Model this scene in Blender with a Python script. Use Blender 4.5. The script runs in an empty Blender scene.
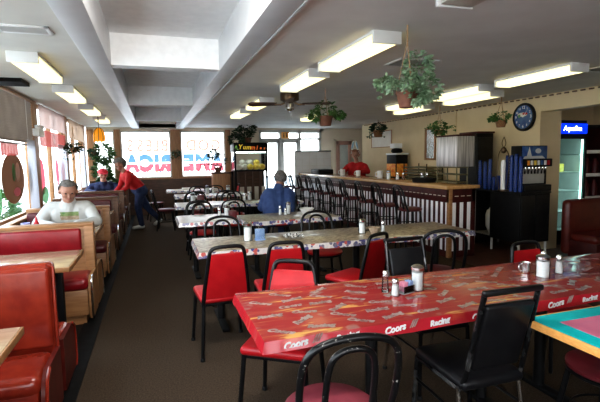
import bpy, bmesh, math, random
from mathutils import Vector, Matrix
random.seed(7)
PI = math.pi
S = bpy.context.scene
COL = S.collection

# ------------------------------------------------------------------ materials
def _new(name):
    m = bpy.data.materials.new(name); m.use_nodes = True
    nt = m.node_tree
    return m, nt, nt.nodes['Principled BSDF'] if 'Principled BSDF' in nt.nodes else nt.nodes.new('ShaderNodeBsdfPrincipled')

def pm(name, c1, c2=None, scale=8.0, rough=0.5, metal=0.0, bump=0.0, coat=0.0, stretch=(1, 1, 1), detail=3.0, contrast=(0.35, 0.65), spec=0.5, emit=None, estr=0.0):
    m, nt, b = _new(name)
    N, L = nt.nodes, nt.links
    if c2 is None: c2 = tuple(min(1, c*1.12) for c in c1)
    tc = N.new('ShaderNodeTexCoord'); mp = N.new('ShaderNodeMapping'); mp.inputs['Scale'].default_value = stretch
    no = N.new('ShaderNodeTexNoise'); no.inputs['Scale'].default_value = scale; no.inputs['Detail'].default_value = detail
    cr = N.new('ShaderNodeValToRGB')
    cr.color_ramp.elements[0].position = contrast[0]; cr.color_ramp.elements[1].position = contrast[1]
    cr.color_ramp.elements[0].color = (*c1, 1); cr.color_ramp.elements[1].color = (*c2, 1)
    L.new(tc.outputs['Object'], mp.inputs['Vector']); L.new(mp.outputs['Vector'], no.inputs['Vector'])
    L.new(no.outputs['Fac'], cr.inputs['Fac']); L.new(cr.outputs['Color'], b.inputs['Base Color'])
    b.inputs['Roughness'].default_value = rough; b.inputs['Metallic'].default_value = metal
    b.inputs['Coat Weight'].default_value = coat; b.inputs['Coat Roughness'].default_value = 0.12
    b.inputs['Specular IOR Level'].default_value = spec
    if bump:
        bu = N.new('ShaderNodeBump'); bu.inputs['Strength'].default_value = bump; bu.inputs['Distance'].default_value = 0.01
        L.new(no.outputs['Fac'], bu.inputs['Height']); L.new(bu.outputs['Normal'], b.inputs['Normal'])
    if emit:
        b.inputs['Emission Color'].default_value = (*emit, 1); b.inputs['Emission Strength'].default_value = estr
    return m

def glass(name, tint=(0.96, 0.98, 0.98), refl=0.08, rough=0.02, cap=1.0):
    m = bpy.data.materials.new(name); m.use_nodes = True
    nt = m.node_tree; N, L = nt.nodes, nt.links
    for n in list(N): N.remove(n)
    o = N.new('ShaderNodeOutputMaterial'); t = N.new('ShaderNodeBsdfTransparent'); g = N.new('ShaderNodeBsdfGlossy'); mx = N.new('ShaderNodeMixShader')
    lw = N.new('ShaderNodeLayerWeight'); lw.inputs['Blend'].default_value = refl
    cl = N.new('ShaderNodeClamp'); cl.inputs['Max'].default_value = cap
    t.inputs['Color'].default_value = (*tint, 1); g.inputs['Roughness'].default_value = rough
    L.new(lw.outputs['Fresnel'], cl.inputs['Value']); L.new(cl.outputs[0], mx.inputs['Fac']); L.new(t.outputs[0], mx.inputs[1]); L.new(g.outputs[0], mx.inputs[2]); L.new(mx.outputs[0], o.inputs['Surface'])
    return m

def sheer(name, col, alpha):
    m = bpy.data.materials.new(name); m.use_nodes = True
    nt = m.node_tree; N, L = nt.nodes, nt.links
    for n in list(N): N.remove(n)
    o = N.new('ShaderNodeOutputMaterial'); t = N.new('ShaderNodeBsdfTransparent'); d = N.new('ShaderNodeBsdfDiffuse'); tl = N.new('ShaderNodeBsdfTranslucent')
    a = N.new('ShaderNodeAddShader'); mx = N.new('ShaderNodeMixShader')
    d.inputs['Color'].default_value = (*[c*0.5 for c in col], 1); tl.inputs['Color'].default_value = (*[c*0.5 for c in col], 1)
    L.new(d.outputs[0], a.inputs[0]); L.new(tl.outputs[0], a.inputs[1])
    mx.inputs['Fac'].default_value = alpha
    L.new(t.outputs[0], mx.inputs[1]); L.new(a.outputs[0], mx.inputs[2]); L.new(mx.outputs[0], o.inputs['Surface'])
    return m

def emis(name, col, s, c2=None):
    m = bpy.data.materials.new(name); m.use_nodes = True
    nt = m.node_tree; N, L = nt.nodes, nt.links
    for n in list(N): N.remove(n)
    o = N.new('ShaderNodeOutputMaterial'); e = N.new('ShaderNodeEmission'); e.inputs['Strength'].default_value = s
    no = N.new('ShaderNodeTexNoise'); no.inputs['Scale'].default_value = 3
    cr = N.new('ShaderNodeValToRGB'); cr.color_ramp.elements[0].color = (*col, 1); cr.color_ramp.elements[1].color = (*(c2 or col), 1)
    L.new(no.outputs['Fac'], cr.inputs['Fac']); L.new(cr.outputs['Color'], e.inputs['Color']); L.new(e.outputs[0], o.inputs['Surface'])
    return m

def cloth_red():
    m, nt, b = _new('red_printed_vinyl'); N, L = nt.nodes, nt.links
    tc = N.new('ShaderNodeTexCoord'); mp = N.new('ShaderNodeMapping'); mp.inputs['Rotation'].default_value = (0, 0, 0.5); mp.inputs['Scale'].default_value = (1.6, 9, 1)
    n1 = N.new('ShaderNodeTexNoise'); n1.inputs['Scale'].default_value = 2.2; n1.inputs['Detail'].default_value = 5; n1.inputs['Distortion'].default_value = 0.8
    c1 = N.new('ShaderNodeValToRGB'); e = c1.color_ramp.elements
    e[0].position = 0.46; e[0].color = (0.30, 0.024, 0.026, 1); e[1].position = 0.68; e[1].color = (0.62, 0.33, 0.10, 1)
    x = c1.color_ramp.elements.new(0.60); x.color = (0.34, 0.05, 0.035, 1)
    n2 = N.new('ShaderNodeTexNoise'); n2.inputs['Scale'].default_value = 7; n2.inputs['Detail'].default_value = 2
    c2 = N.new('ShaderNodeValToRGB'); c2.color_ramp.elements[0].position = 0.60; c2.color_ramp.elements[1].position = 0.68
    mx = N.new('ShaderNodeMixRGB'); mx.inputs['Color2'].default_value = (0.34, 0.22, 0.19, 1)
    mm = N.new('ShaderNodeMath'); mm.operation = 'MULTIPLY'; mm.inputs[1].default_value = 0.55
    L.new(tc.outputs['Object'], mp.inputs['Vector']); L.new(mp.outputs[0], n1.inputs['Vector']); L.new(tc.outputs['Object'], n2.inputs['Vector'])
    L.new(n1.outputs['Fac'], c1.inputs['Fac']); L.new(n2.outputs['Fac'], c2.inputs['Fac'])
    L.new(c2.outputs['Color'], mm.inputs[0]); L.new(mm.outputs[0], mx.inputs['Fac']); L.new(c1.outputs['Color'], mx.inputs['Color1'])
    # keep the hanging edge plain red: the streaks fade where the normal is sideways
    ge = N.new('ShaderNodeNewGeometry'); sp = N.new('ShaderNodeSeparateXYZ'); L.new(ge.outputs['Normal'], sp.inputs[0])
    m2 = N.new('ShaderNodeMixRGB'); m2.inputs['Color1'].default_value = (0.54, 0.014, 0.035, 1)
    L.new(sp.outputs['Z'], m2.inputs['Fac']); m2.use_clamp = True; L.new(mx.outputs['Color'], m2.inputs['Color2'])
    L.new(m2.outputs['Color'], b.inputs['Base Color'])
    b.inputs['Roughness'].default_value = 0.22
    b.inputs['Coat Weight'].default_value = 0.3; b.inputs['Coat Roughness'].default_value = 0.08
    bu = N.new('ShaderNodeBump'); bu.inputs['Strength'].default_value = 0.25; bu.inputs['Distance'].default_value = 0.01
    L.new(n1.outputs['Fac'], bu.inputs['Height']); L.new(bu.outputs['Normal'], b.inputs['Normal'])
    return m

def cloth_tan(name, coat=0.45, base=((0.085, 0.055, 0.03), (0.56, 0.46, 0.30)), side=True):
    m, nt, b = _new(name); N, L = nt.nodes, nt.links
    tc = N.new('ShaderNodeTexCoord'); mp = N.new('ShaderNodeMapping'); mp.inputs['Rotation'].default_value = (0, 0, -0.5); mp.inputs['Scale'].default_value = (13, 40, 1)
    n1 = N.new('ShaderNodeTexNoise'); n1.inputs['Scale'].default_value = 1.8; n1.inputs['Detail'].default_value = 4; n1.inputs['Distortion'].default_value = 0.6
    c1 = N.new('ShaderNodeValToRGB'); e = c1.color_ramp.elements
    e[0].position = 0.38; e[0].color = (*base[0], 1); e[1].position = 0.62; e[1].color = (*base[1], 1)
    L.new(tc.outputs['Object'], mp.inputs['Vector']); L.new(mp.outputs[0], n1.inputs['Vector']); L.new(n1.outputs['Fac'], c1.inputs['Fac'])
    v = N.new('ShaderNodeTexVoronoi'); v.inputs['Scale'].default_value = 24; L.new(tc.outputs['Object'], v.inputs['Vector'])
    hs = N.new('ShaderNodeSeparateColor'); L.new(v.outputs['Color'], hs.inputs[0])
    c2 = N.new('ShaderNodeValToRGB'); c2.color_ramp.interpolation = 'CONSTANT'; el = c2.color_ramp.elements
    el[0].position = 0; el[0].color = (0.03, 0.05, 0.28, 1); el[1].position = 0.38; el[1].color = (0.75, 0.75, 0.78, 1)
    for p, c in ((0.5, (0.55, 0.02, 0.04, 1)), (0.74, (0.75, 0.74, 0.75, 1)), (0.85, (0.05, 0.07, 0.2, 1))):
        q = el.new(p); q.color = c
    L.new(hs.outputs[0], c2.inputs['Fac'])
    # blobs on white
    c3 = N.new('ShaderNodeValToRGB'); c3.color_ramp.elements[0].position = 0.56; c3.color_ramp.elements[1].position = 0.60
    c3.color_ramp.elements[0].color = (0, 0, 0, 1)
    L.new(v.outputs['Distance'], c3.inputs['Fac'])
    mw = N.new('ShaderNodeMixRGB'); L.new(c3.outputs['Color'], mw.inputs['Fac']); L.new(c2.outputs['Color'], mw.inputs['Color1']); mw.inputs['Color2'].default_value = (0.8, 0.8, 0.8, 1)
    ge = N.new('ShaderNodeNewGeometry'); sp = N.new('ShaderNodeSeparateXYZ'); L.new(ge.outputs['Normal'], sp.inputs[0])
    m2 = N.new('ShaderNodeMixRGB'); m2.use_clamp = True
    L.new(sp.outputs['Z'], m2.inputs['Fac']); L.new(mw.outputs['Color'], m2.inputs['Color1']); L.new(c1.outputs['Color'], m2.inputs['Color2'])
    L.new(m2.outputs['Color'], b.inputs['Base Color'])
    b.inputs['Roughness'].default_value = 0.3; b.inputs['Coat Weight'].default_value = coat; b.inputs['Coat Roughness'].default_value = 0.27 if coat > 0.6 else 0.12
    bu = N.new('ShaderNodeBump'); bu.inputs['Strength'].default_value = 0.15; bu.inputs['Distance'].default_value = 0.01
    L.new(n1.outputs['Fac'], bu.inputs['Height']); L.new(bu.outputs['Normal'], b.inputs['Normal'])
    return m

MT = {}
MT['carpet'] = pm('carpet', (0.052, 0.036, 0.024), (0.088, 0.063, 0.044), 90, 0.95, bump=0.5, spec=0.1)
MT['tile'] = pm('dark_floor_tile', (0.016, 0.013, 0.012), (0.03, 0.022, 0.018), 5, 0.6, spec=0.2)
MT['tile_red'] = pm('red_brown_floor_tile', (0.055, 0.022, 0.015), (0.085, 0.034, 0.022), 6, 0.5, spec=0.25)
MT['strip'] = pm('black_edge_strip', (0.006, 0.006, 0.006), (0.012, 0.012, 0.012), 12, 0.7, spec=0.15)
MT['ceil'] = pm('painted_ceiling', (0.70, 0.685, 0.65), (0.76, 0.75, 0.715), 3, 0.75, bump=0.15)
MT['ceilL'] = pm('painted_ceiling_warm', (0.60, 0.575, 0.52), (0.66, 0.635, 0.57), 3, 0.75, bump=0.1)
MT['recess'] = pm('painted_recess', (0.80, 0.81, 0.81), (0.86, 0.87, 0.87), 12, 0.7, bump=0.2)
MT['beam'] = pm('satin_beam_paint', (0.55, 0.55, 0.55), (0.6, 0.6, 0.6), 4, 0.38)
MT['tanwall'] = pm('tan_wall_paint', (0.66, 0.53, 0.33), (0.70, 0.57, 0.36), 3, 0.7)
MT['creamwall'] = pm('cream_wall_paint', (0.68, 0.58, 0.46), (0.72, 0.63, 0.50), 3, 0.7)
MT['wood'] = pm('post_wood', (0.30, 0.15, 0.07), (0.42, 0.22, 0.11), 6, 0.5, stretch=(8, 8, 0.7))
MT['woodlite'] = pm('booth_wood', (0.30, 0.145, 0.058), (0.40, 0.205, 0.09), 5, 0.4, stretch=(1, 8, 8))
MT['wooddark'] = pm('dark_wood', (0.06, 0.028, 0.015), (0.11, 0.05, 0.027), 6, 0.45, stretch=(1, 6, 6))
MT['bartop'] = pm('bar_top_wood', (0.45, 0.25, 0.10), (0.58, 0.35, 0.15), 4, 0.25, coat=0.4, stretch=(6, 1, 6))
MT['tabletan'] = pm('table_laminate', (0.42, 0.30, 0.19), (0.52, 0.39, 0.25), 5, 0.18, coat=0.5, stretch=(1, 6, 6))
MT['redvinyl'] = pm('red_vinyl', (0.20, 0.018, 0.009), (0.27, 0.03, 0.013), 10, 0.25, bump=0.2, coat=0.2)
MT['redvinyl_dark'] = pm('dark_red_vinyl', (0.085, 0.010, 0.007), (0.12, 0.016, 0.010), 10, 0.35, bump=0.1)
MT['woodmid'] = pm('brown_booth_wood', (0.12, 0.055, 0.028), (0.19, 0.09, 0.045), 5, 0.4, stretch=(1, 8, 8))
MT['crimson'] = pm('crimson_vinyl', (0.22, 0.007, 0.012), (0.29, 0.012, 0.018), 10, 0.3, bump=0.1)
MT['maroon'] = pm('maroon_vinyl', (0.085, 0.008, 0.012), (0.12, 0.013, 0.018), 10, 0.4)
MT['mauve'] = pm('mauve_vinyl', (0.26, 0.045, 0.065), (0.31, 0.06, 0.08), 14, 0.5)
MT['chairred'] = pm('chair_red_vinyl', (0.42, 0.008, 0.014), (0.50, 0.014, 0.020), 9, 0.35, bump=0.08)
MT['blackvinyl'] = pm('black_vinyl', (0.008, 0.008, 0.010), (0.014, 0.014, 0.016), 12, 0.36, bump=0.06, spec=0.35)
MT['blackpaint'] = pm('black_frame_paint', (0.004, 0.004, 0.005), (0.008, 0.008, 0.009), 30, 0.32, spec=0.35)
MT['chipped'] = pm('chipped_black_paint', (0.007, 0.007, 0.008), (0.35, 0.33, 0.30), 55, 0.3, contrast=(0.66, 0.70))
MT['chrome'] = pm('chrome', (0.62, 0.62, 0.62), (0.7, 0.7, 0.7), 6, 0.18, 1.0)
MT['darkchrome'] = pm('worn_black_chrome', (0.02, 0.02, 0.022), (0.30, 0.30, 0.30), 9, 0.22, 0.6, contrast=(0.5, 0.75))
MT['steel'] = pm('brushed_steel', (0.36, 0.35, 0.35), (0.74, 0.72, 0.72), 5, 0.42, 0.6, stretch=(9, 9, 0.3))
MT['white'] = pm('white_paint', (0.72, 0.72, 0.70), (0.78, 0.78, 0.76), 5, 0.5)
MT['whiteplastic'] = pm('white_plastic', (0.78, 0.78, 0.78), (0.82, 0.82, 0.82), 5, 0.35)
MT['sugar'] = pm('white_sugar', (0.82, 0.82, 0.82), (0.88, 0.88, 0.88), 60, 0.8)
MT['black'] = pm('black_plastic', (0.006, 0.006, 0.007), (0.010, 0.010, 0.011), 10, 0.5, spec=0.25)
MT['darkgrey'] = pm('dark_grey_metal', (0.012, 0.012, 0.013), (0.022, 0.022, 0.023), 10, 0.4, 0.4)
MT['turq'] = pm('turquoise_laminate', (0.0, 0.50, 0.52), (0.0, 0.55, 0.57), 8, 0.5, spec=0.2)
MT['pink'] = pm('pink_laminate', (0.70, 0.20, 0.32), (0.76, 0.24, 0.36), 8, 0.5, spec=0.2)
MT['oak'] = pm('oak_edge', (0.78, 0.36, 0.10), (0.90, 0.47, 0.15), 20, 0.4, stretch=(2, 2, 8))
MT['maroonboard'] = pm('maroon_boards', (0.045, 0.008, 0.008), (0.07, 0.012, 0.011), 8, 0.45, spec=0.3)
MT['whiteboard'] = pm('white_boards', (0.86, 0.85, 0.87), (0.9, 0.89, 0.91), 8, 0.5)
MT['leaf'] = pm('leaf_green', (0.03, 0.09, 0.02), (0.09, 0.20, 0.05), 14, 0.5)
MT['leafpale'] = pm('pale_leaf', (0.13, 0.24, 0.12), (0.33, 0.44, 0.30), 14, 0.5)
MT['leafdark'] = pm('dark_leaf', (0.012, 0.035, 0.012), (0.035, 0.08, 0.025), 14, 0.5)
MT['terracotta'] = pm('terracotta', (0.13, 0.05, 0.03), (0.19, 0.08, 0.045), 12, 0.7)
MT['wicker'] = pm('wicker', (0.18, 0.08, 0.03), (0.30, 0.15, 0.07), 60, 0.7, bump=0.4)
MT['rope'] = pm('rope', (0.35, 0.22, 0.12), (0.45, 0.30, 0.18), 50, 0.9)
MT['amber'] = pm('amber_glass', (0.55, 0.22, 0.01), (0.75, 0.36, 0.02), 8, 0.25, emit=(1.0, 0.36, 0.02), estr=0.35)
MT['tube'] = emis('lit_diffuser', (1.0, 0.86, 0.40), 1.25, (1.0, 0.92, 0.54))
MT['offdiff'] = pm('unlit_diffuser', (0.55, 0.53, 0.46), (0.6, 0.58, 0.5), 6, 0.4)
MT['glass'] = glass('window_glass', cap=0.06)
MT['jar'] = glass('jar_glass', (0.93, 0.95, 0.95), 0.25, 0.05)
MT['fridgeglass'] = glass('fridge_glass', (0.70, 0.84, 0.83), 0.08, cap=0.06)
MT['sheer'] = sheer('sheer_curtain', (0.55, 0.54, 0.58), 0.9)
MT['lattice'] = sheer('lattice_valance', (0.42, 0.30, 0.27), 0.97)
MT['shade'] = sheer('beige_shade', (0.36, 0.25, 0.18), 0.985)
MT['redval'] = sheer('red_valance', (0.30, 0.07, 0.06), 0.95)
MT['blind'] = pm('blind_slats', (0.30, 0.25, 0.21), (0.38, 0.32, 0.27), 5, 0.5)
MT['blue'] = pm('tumbler_blue', (0.010, 0.03, 0.16), (0.03, 0.08, 0.32), 30, 0.2, coat=0.4, stretch=(3, 3, 0.2))
MT['paintblue'] = sheer('painted_blue', (0.34, 0.54, 0.72), 0.95)
MT['paintred'] = sheer('painted_red', (0.90, 0.34, 0.40), 0.95)
MT['paintpink'] = sheer('painted_pink', (0.84, 0.60, 0.52), 0.96)
MT['paintpink2'] = sheer('painted_rose', (0.85, 0.35, 0.42), 0.96)
MT['paintyel'] = sheer('painted_yellow', (0.90, 0.70, 0.15), 0.95)
MT['paintbrown'] = sheer('painted_brown', (0.26, 0.15, 0.10), 0.96)
MT['paintgreen'] = sheer('painted_green', (0.22, 0.42, 0.22), 0.85)
MT['skin'] = pm('skin', (0.40, 0.20, 0.14), (0.45, 0.24, 0.17), 12, 0.5)
MT['skinlip'] = pm('lip', (0.40, 0.14, 0.11), (0.45, 0.17, 0.13), 12, 0.5)
MT['eye'] = pm('eye_dark', (0.03, 0.02, 0.02), (0.05, 0.03, 0.03), 12, 0.3)
MT['hairgrey'] = pm('grey_hair', (0.09, 0.085, 0.08), (0.20, 0.19, 0.185), 40, 0.7, bump=0.5)
MT['hairbrown'] = pm('brown_grey_hair', (0.10, 0.075, 0.06), (0.22, 0.17, 0.14), 40, 0.7, bump=0.5)
MT['hairred'] = pm('auburn_hair', (0.22, 0.09, 0.05), (0.35, 0.16, 0.09), 40, 0.7, bump=0.5)
MT['sweat'] = pm('white_sweatshirt', (0.52, 0.53, 0.52), (0.60, 0.61, 0.60), 9, 0.85, bump=0.3)
MT['redshirt'] = pm('red_shirt', (0.45, 0.012, 0.015), (0.55, 0.02, 0.022), 9, 0.8, bump=0.3)
MT['jeans'] = pm('blue_jeans', (0.018, 0.03, 0.085), (0.03, 0.05, 0.12), 14, 0.85, bump=0.3)
MT['bluejacket'] = pm('blue_jacket', (0.035, 0.07, 0.20), (0.06, 0.11, 0.28), 9, 0.8, bump=0.3)
MT['navy'] = pm('navy_jacket', (0.012, 0.018, 0.06), (0.02, 0.03, 0.09), 9, 0.8)
MT['greytrousers'] = pm('dark_trousers', (0.02, 0.02, 0.025), (0.035, 0.035, 0.04), 9, 0.8)
MT['shoe'] = pm('white_trainer', (0.6, 0.6, 0.6), (0.7, 0.7, 0.7), 20, 0.6)
MT['shoeblack'] = pm('black_shoe', (0.01, 0.01, 0.01), (0.02, 0.02, 0.02), 20, 0.5)
MT['printgreen'] = pm('green_print', (0.10, 0.22, 0.07), (0.30, 0.33, 0.15), 30, 0.8)
MT['printbrown'] = pm('brown_print', (0.36, 0.26, 0.18), (0.5, 0.4, 0.3), 40, 0.8)
MT['capred'] = pm('red_cap', (0.5, 0.02, 0.04), (0.6, 0.04, 0.06), 12, 0.7)
MT['pinkp'] = pm('pink_packet', (0.75, 0.30, 0.42), (0.8, 0.38, 0.5), 30, 0.5)
MT['bluep'] = pm('blue_packet', (0.28, 0.42, 0.75), (0.4, 0.55, 0.82), 30, 0.5)
MT['ketchup'] = pm('ketchup_red', (0.5, 0.01, 0.02), (0.58, 0.02, 0.03), 9, 0.3)
MT['lav'] = pm('lavender_plastic', (0.42, 0.45, 0.80), (0.5, 0.52, 0.85), 9, 0.4)
MT['yellowbag'] = pm('yellow_snack_bag', (0.75, 0.50, 0.05), (0.88, 0.72, 0.2), 12, 0.35)
MT['palebag'] = pm('pale_snack_bag', (0.62, 0.56, 0.48), (0.75, 0.70, 0.6), 12, 0.35)
MT['signblue'] = emis('blue_lit_sign', (0.001, 0.01, 0.32), 1.3, (0.004, 0.05, 1.0))
MT['signwhite'] = emis('white_lit_letters', (0.75, 0.9, 1.0), 3.0)
MT['neonY'] = emis('yellow_lettering', (0.9, 0.62, 0.08), 0.4)
MT['neonO'] = emis('orange_lettering', (0.9, 0.22, 0.05), 0.4)
MT['neonG'] = emis('green_lettering', (0.3, 0.6, 0.15), 0.4)
MT['fluor'] = emis('fridge_tube', (0.75, 1.0, 0.92), 7.0)
MT['orangepic'] = pm('orange_fruit_picture', (0.80, 0.16, 0.02), (0.95, 0.50, 0.08), 16, 0.4)
MT['clockblue'] = pm('clock_face_blue', (0.015, 0.06, 0.24), (0.08, 0.18, 0.36), 9, 0.4)
MT['paper'] = pm('paper', (0.72, 0.68, 0.60), (0.80, 0.77, 0.70), 4, 0.8)
MT['paper2'] = pm('printed_page', (0.58, 0.52, 0.44), (0.68, 0.62, 0.54), 5, 0.8)
MT['pinkwood'] = pm('pinkish_door_paint', (0.52, 0.30, 0.24), (0.58, 0.35, 0.28), 5, 0.5)
MT['alu'] = pm('door_aluminium', (0.52, 0.52, 0.50), (0.58, 0.58, 0.56), 5, 0.4, 0.3)
MT['street'] = pm('outside_concrete', (0.55, 0.55, 0.54), (0.66, 0.66, 0.64), 1.5, 0.9)
MT['bronze'] = pm('bronze', (0.09, 0.06, 0.04), (0.15, 0.10, 0.06), 10, 0.3, 0.8)
MT['greypic'] = pm('grey_print', (0.22, 0.13, 0.12), (0.42, 0.33, 0.30), 30, 0.25)
MT['letterwhite'] = pm('white_lettering', (0.8, 0.8, 0.8), (0.88, 0.88, 0.88), 22, 0.35)
MT['clothred'] = cloth_red()
MT['clothtan'] = cloth_tan('tan_printed_vinyl')
MT['clothglare'] = cloth_tan('glare_paled_vinyl', 1.0, ((0.62, 0.57, 0.50), (0.86, 0.85, 0.83)))  # base colours paled to imitate window glare on the vinyl
MT['kraft'] = pm('olive_tray', (0.10, 0.09, 0.04), (0.16, 0.14, 0.07), 9, 0.5)
MT['checker'] = None
def checker():
    m, nt, b = _new('checked_paper'); N, L = nt.nodes, nt.links
    tc = N.new('ShaderNodeTexCoord'); c = N.new('ShaderNodeTexChecker'); c.inputs['Scale'].default_value = 60
    c.inputs['Color1'].default_value = (0.85, 0.85, 0.85, 1); c.inputs['Color2'].default_value = (0.05, 0.05, 0.05, 1)
    L.new(tc.outputs['Object'], c.inputs['Vector']); L.new(c.outputs['Color'], b.inputs['Base Color']); return m
MT['checker'] = checker()

# ------------------------------------------------------------------ mesh builder
class M:
    def __init__(s): s.V = []; s.F = []; s.I = []
    def add(s, vs, fs, mi=0):
        b = len(s.V); s.V += [tuple(v) for v in vs]
        for f in fs: s.F.append(tuple(b+i for i in f)); s.I.append(mi)
        return s
    def _bm(s, bm, mi):
        bm.verts.index_update()
        s.add([v.co[:] for v in bm.verts], [[v.index for v in f.verts] for f in bm.faces], mi); bm.free(); return s
    def box(s, lo, hi, bev=0.0, mi=0, seg=2, mat=None):
        bm = bmesh.new(); bmesh.ops.create_cube(bm, size=1)
        c = [(a+b)/2 for a, b in zip(lo, hi)]; d = [abs(b-a) for a, b in zip(lo, hi)]
        for v in bm.verts: v.co = Vector([v.co[i]*d[i] for i in range(3)])
        if bev: bmesh.ops.bevel(bm, geom=bm.edges[:], offset=min(bev, min(d)*0.49), segments=seg, affect='EDGES', profile=0.5)
        T = Matrix.Translation(c)
        bm.transform((mat @ T) if mat is not None else T)
        return s._bm(bm, mi)
    def cbox(s, c, d, bev=0.0, mi=0, rot=(0, 0, 0), seg=2):
        bm = bmesh.new(); bmesh.ops.create_cube(bm, size=1)
        for v in bm.verts: v.co = Vector([v.co[i]*d[i] for i in range(3)])
        if bev: bmesh.ops.bevel(bm, geom=bm.edges[:], offset=min(bev, min(d)*0.49), segments=seg, affect='EDGES', profile=0.5)
        from mathutils import Euler
        bm.transform(Matrix.Translation(c) @ Euler(rot).to_matrix().to_4x4()); return s._bm(bm, mi)
    def tube(s, pts, r, n=8, mi=0, closed=False, sub=0):
        P = [Vector(p) for p in pts]
        if sub:   # Catmull-Rom smoothing
            Q = []; m = len(P)
            for i in range(m if closed else m-1):
                p0, p1, p2, p3 = (P[(i-1) % m] if closed or i else P[0]), P[i], P[(i+1) % m], (P[(i+2) % m] if closed or i+2 < m else P[-1])
                for k in range(sub):
                    t = k/sub
                    Q.append(0.5*((2*p1)+(p2-p0)*t+(2*p0-5*p1+4*p2-p3)*t*t+(3*p1-p0-3*p2+p3)*t**3))
            if not closed: Q.append(P[-1])
            P = Q
        m = len(P); R = r if isinstance(r, (list, tuple)) else [r]*m
        if len(R) != m: R = [R[min(len(R)-1, int(i*len(R)/m))] for i in range(m)]
        vs = []; up = None
        for i in range(m):
            a, b = (P[(i-1) % m] if closed or i else P[i]), (P[(i+1) % m] if closed or i < m-1 else P[i])
            t = (b-a).normalized() if (b-a).length > 1e-9 else Vector((0, 0, 1))
            if up is None: up = Vector((0, 0, 1)) if abs(t.z) < 0.9 else Vector((1, 0, 0))
            x = up-t*up.dot(t)
            if x.length < 1e-6: x = t.orthogonal()
            x.normalize(); up = x; y = t.cross(x)
            for k in range(n):
                a_ = 2*PI*k/n; vs.append(P[i]+R[i]*(math.cos(a_)*x+math.sin(a_)*y))
        fs = []
        for i in range(m if closed else m-1):
            j = (i+1) % m
            for k in range(n): fs.append((i*n+k, i*n+(k+1) % n, j*n+(k+1) % n, j*n+k))
        if not closed: fs += [tuple(range(n-1, -1, -1)), tuple(range((m-1)*n, m*n))]
        return s.add(vs, fs, mi)
    def lathe(s, prof, c=(0, 0, 0), n=20, mi=0, mis=None):
        vs = []; fs = []; I = []
        for r, z in prof:
            for k in range(n): a = 2*PI*k/n; vs.append((c[0]+r*math.cos(a), c[1]+r*math.sin(a), c[2]+z))
        m = len(prof)
        b = len(s.V); s.V += vs
        for i in range(m-1):
            for k in range(n):
                s.F.append(tuple(b+q for q in (i*n+k, i*n+(k+1) % n, (i+1)*n+(k+1) % n, (i+1)*n+k))); s.I.append(mis[i] if mis else mi)
        s.F.append(tuple(b+q for q in range(n-1, -1, -1))); s.I.append(mis[0] if mis else mi)
        s.F.append(tuple(b+q for q in range((m-1)*n, m*n))); s.I.append(mis[-1] if mis else mi)
        return s
    def ell(s, c, d, n=14, mi=0, noise=0.0, rot=None):
        vs = []; fs = []; h = max(6, n//2+1)
        for i in range(h+1):
            th = PI*i/h
            for k in range(n):
                ph = 2*PI*k/n; q = 1+random.uniform(-noise, noise)
                v = Vector((d[0]*math.sin(th)*math.cos(ph)*q, d[1]*math.sin(th)*math.sin(ph)*q, d[2]*math.cos(th)*q))
                if rot is not None: v = rot @ v
                vs.append(v+Vector(c))
        for i in range(h):
            for k in range(n): fs.append((i*n+k, (i+1)*n+k, (i+1)*n+(k+1) % n, i*n+(k+1) % n))
        return s.add(vs, fs, mi)
    def quad(s, a, b, c, d, mi=0): return s.add([a, b, c, d], [(0, 1, 2, 3)], mi)
    def prism(s, pts, vec, mi=0):
        n = len(pts); v = Vector(vec)
        vs = [Vector(p) for p in pts]; vs += [p+v for p in vs]
        fs = [tuple(range(n)), tuple(range(2*n-1, n-1, -1))]+[(i, i+n, (i+1) % n+n, (i+1) % n) for i in range(n)]
        return s.add(vs, fs, mi)
    def text(s, txt, size, mat, mi=0, ext=0.0015, shear=0.0, bold=0.0):
        cu = bpy.data.curves.new('tmp_text', 'FONT'); cu.body = txt; cu.size = size; cu.extrude = ext; cu.shear = shear; cu.offset = bold
        cu.align_x = 'CENTER'; cu.align_y = 'CENTER'; cu.resolution_u = 3
        o = bpy.data.objects.new('tmp_text', cu); COL.objects.link(o)
        dg = bpy.context.evaluated_depsgraph_get(); me = bpy.data.meshes.new_from_object(o.evaluated_get(dg))
        s.add([mat @ v.co for v in me.vertices], [tuple(p.vertices) for p in me.polygons], mi)
        bpy.data.objects.remove(o); bpy.data.curves.remove(cu); bpy.data.meshes.remove(me); return s
    def mesh(s, name, mats, smooth=True, ang=0.7, fixn=True):
        me = bpy.data.meshes.new(name); me.from_pydata(s.V, [], s.F)
        for m in mats: me.materials.append(MT[m] if isinstance(m, str) else m)
        me.polygons.foreach_set('material_index', s.I)
        bm = bmesh.new(); bm.from_mesh(me)
        if fixn: bmesh.ops.recalc_face_normals(bm, faces=bm.faces[:])
        for f in bm.faces: f.smooth = smooth
        for e in bm.edges:
            if len(e.link_faces) == 2 and e.calc_face_angle(0) > ang: e.smooth = False
        bm.to_mesh(me); bm.free(); me.update(); return me
    def build(s, name, mats, parent=None, loc=None, rz=0, smooth=True, fixn=True):
        if isinstance(mats, str): mats = [mats]
        o = bpy.data.objects.new(name, s.mesh(name, mats, smooth, fixn=fixn)); COL.objects.link(o)
        if parent is not None: o.parent = parent
        if loc is not None: o.location = loc
        o.rotation_euler = (0, 0, rz)
        return o

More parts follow.
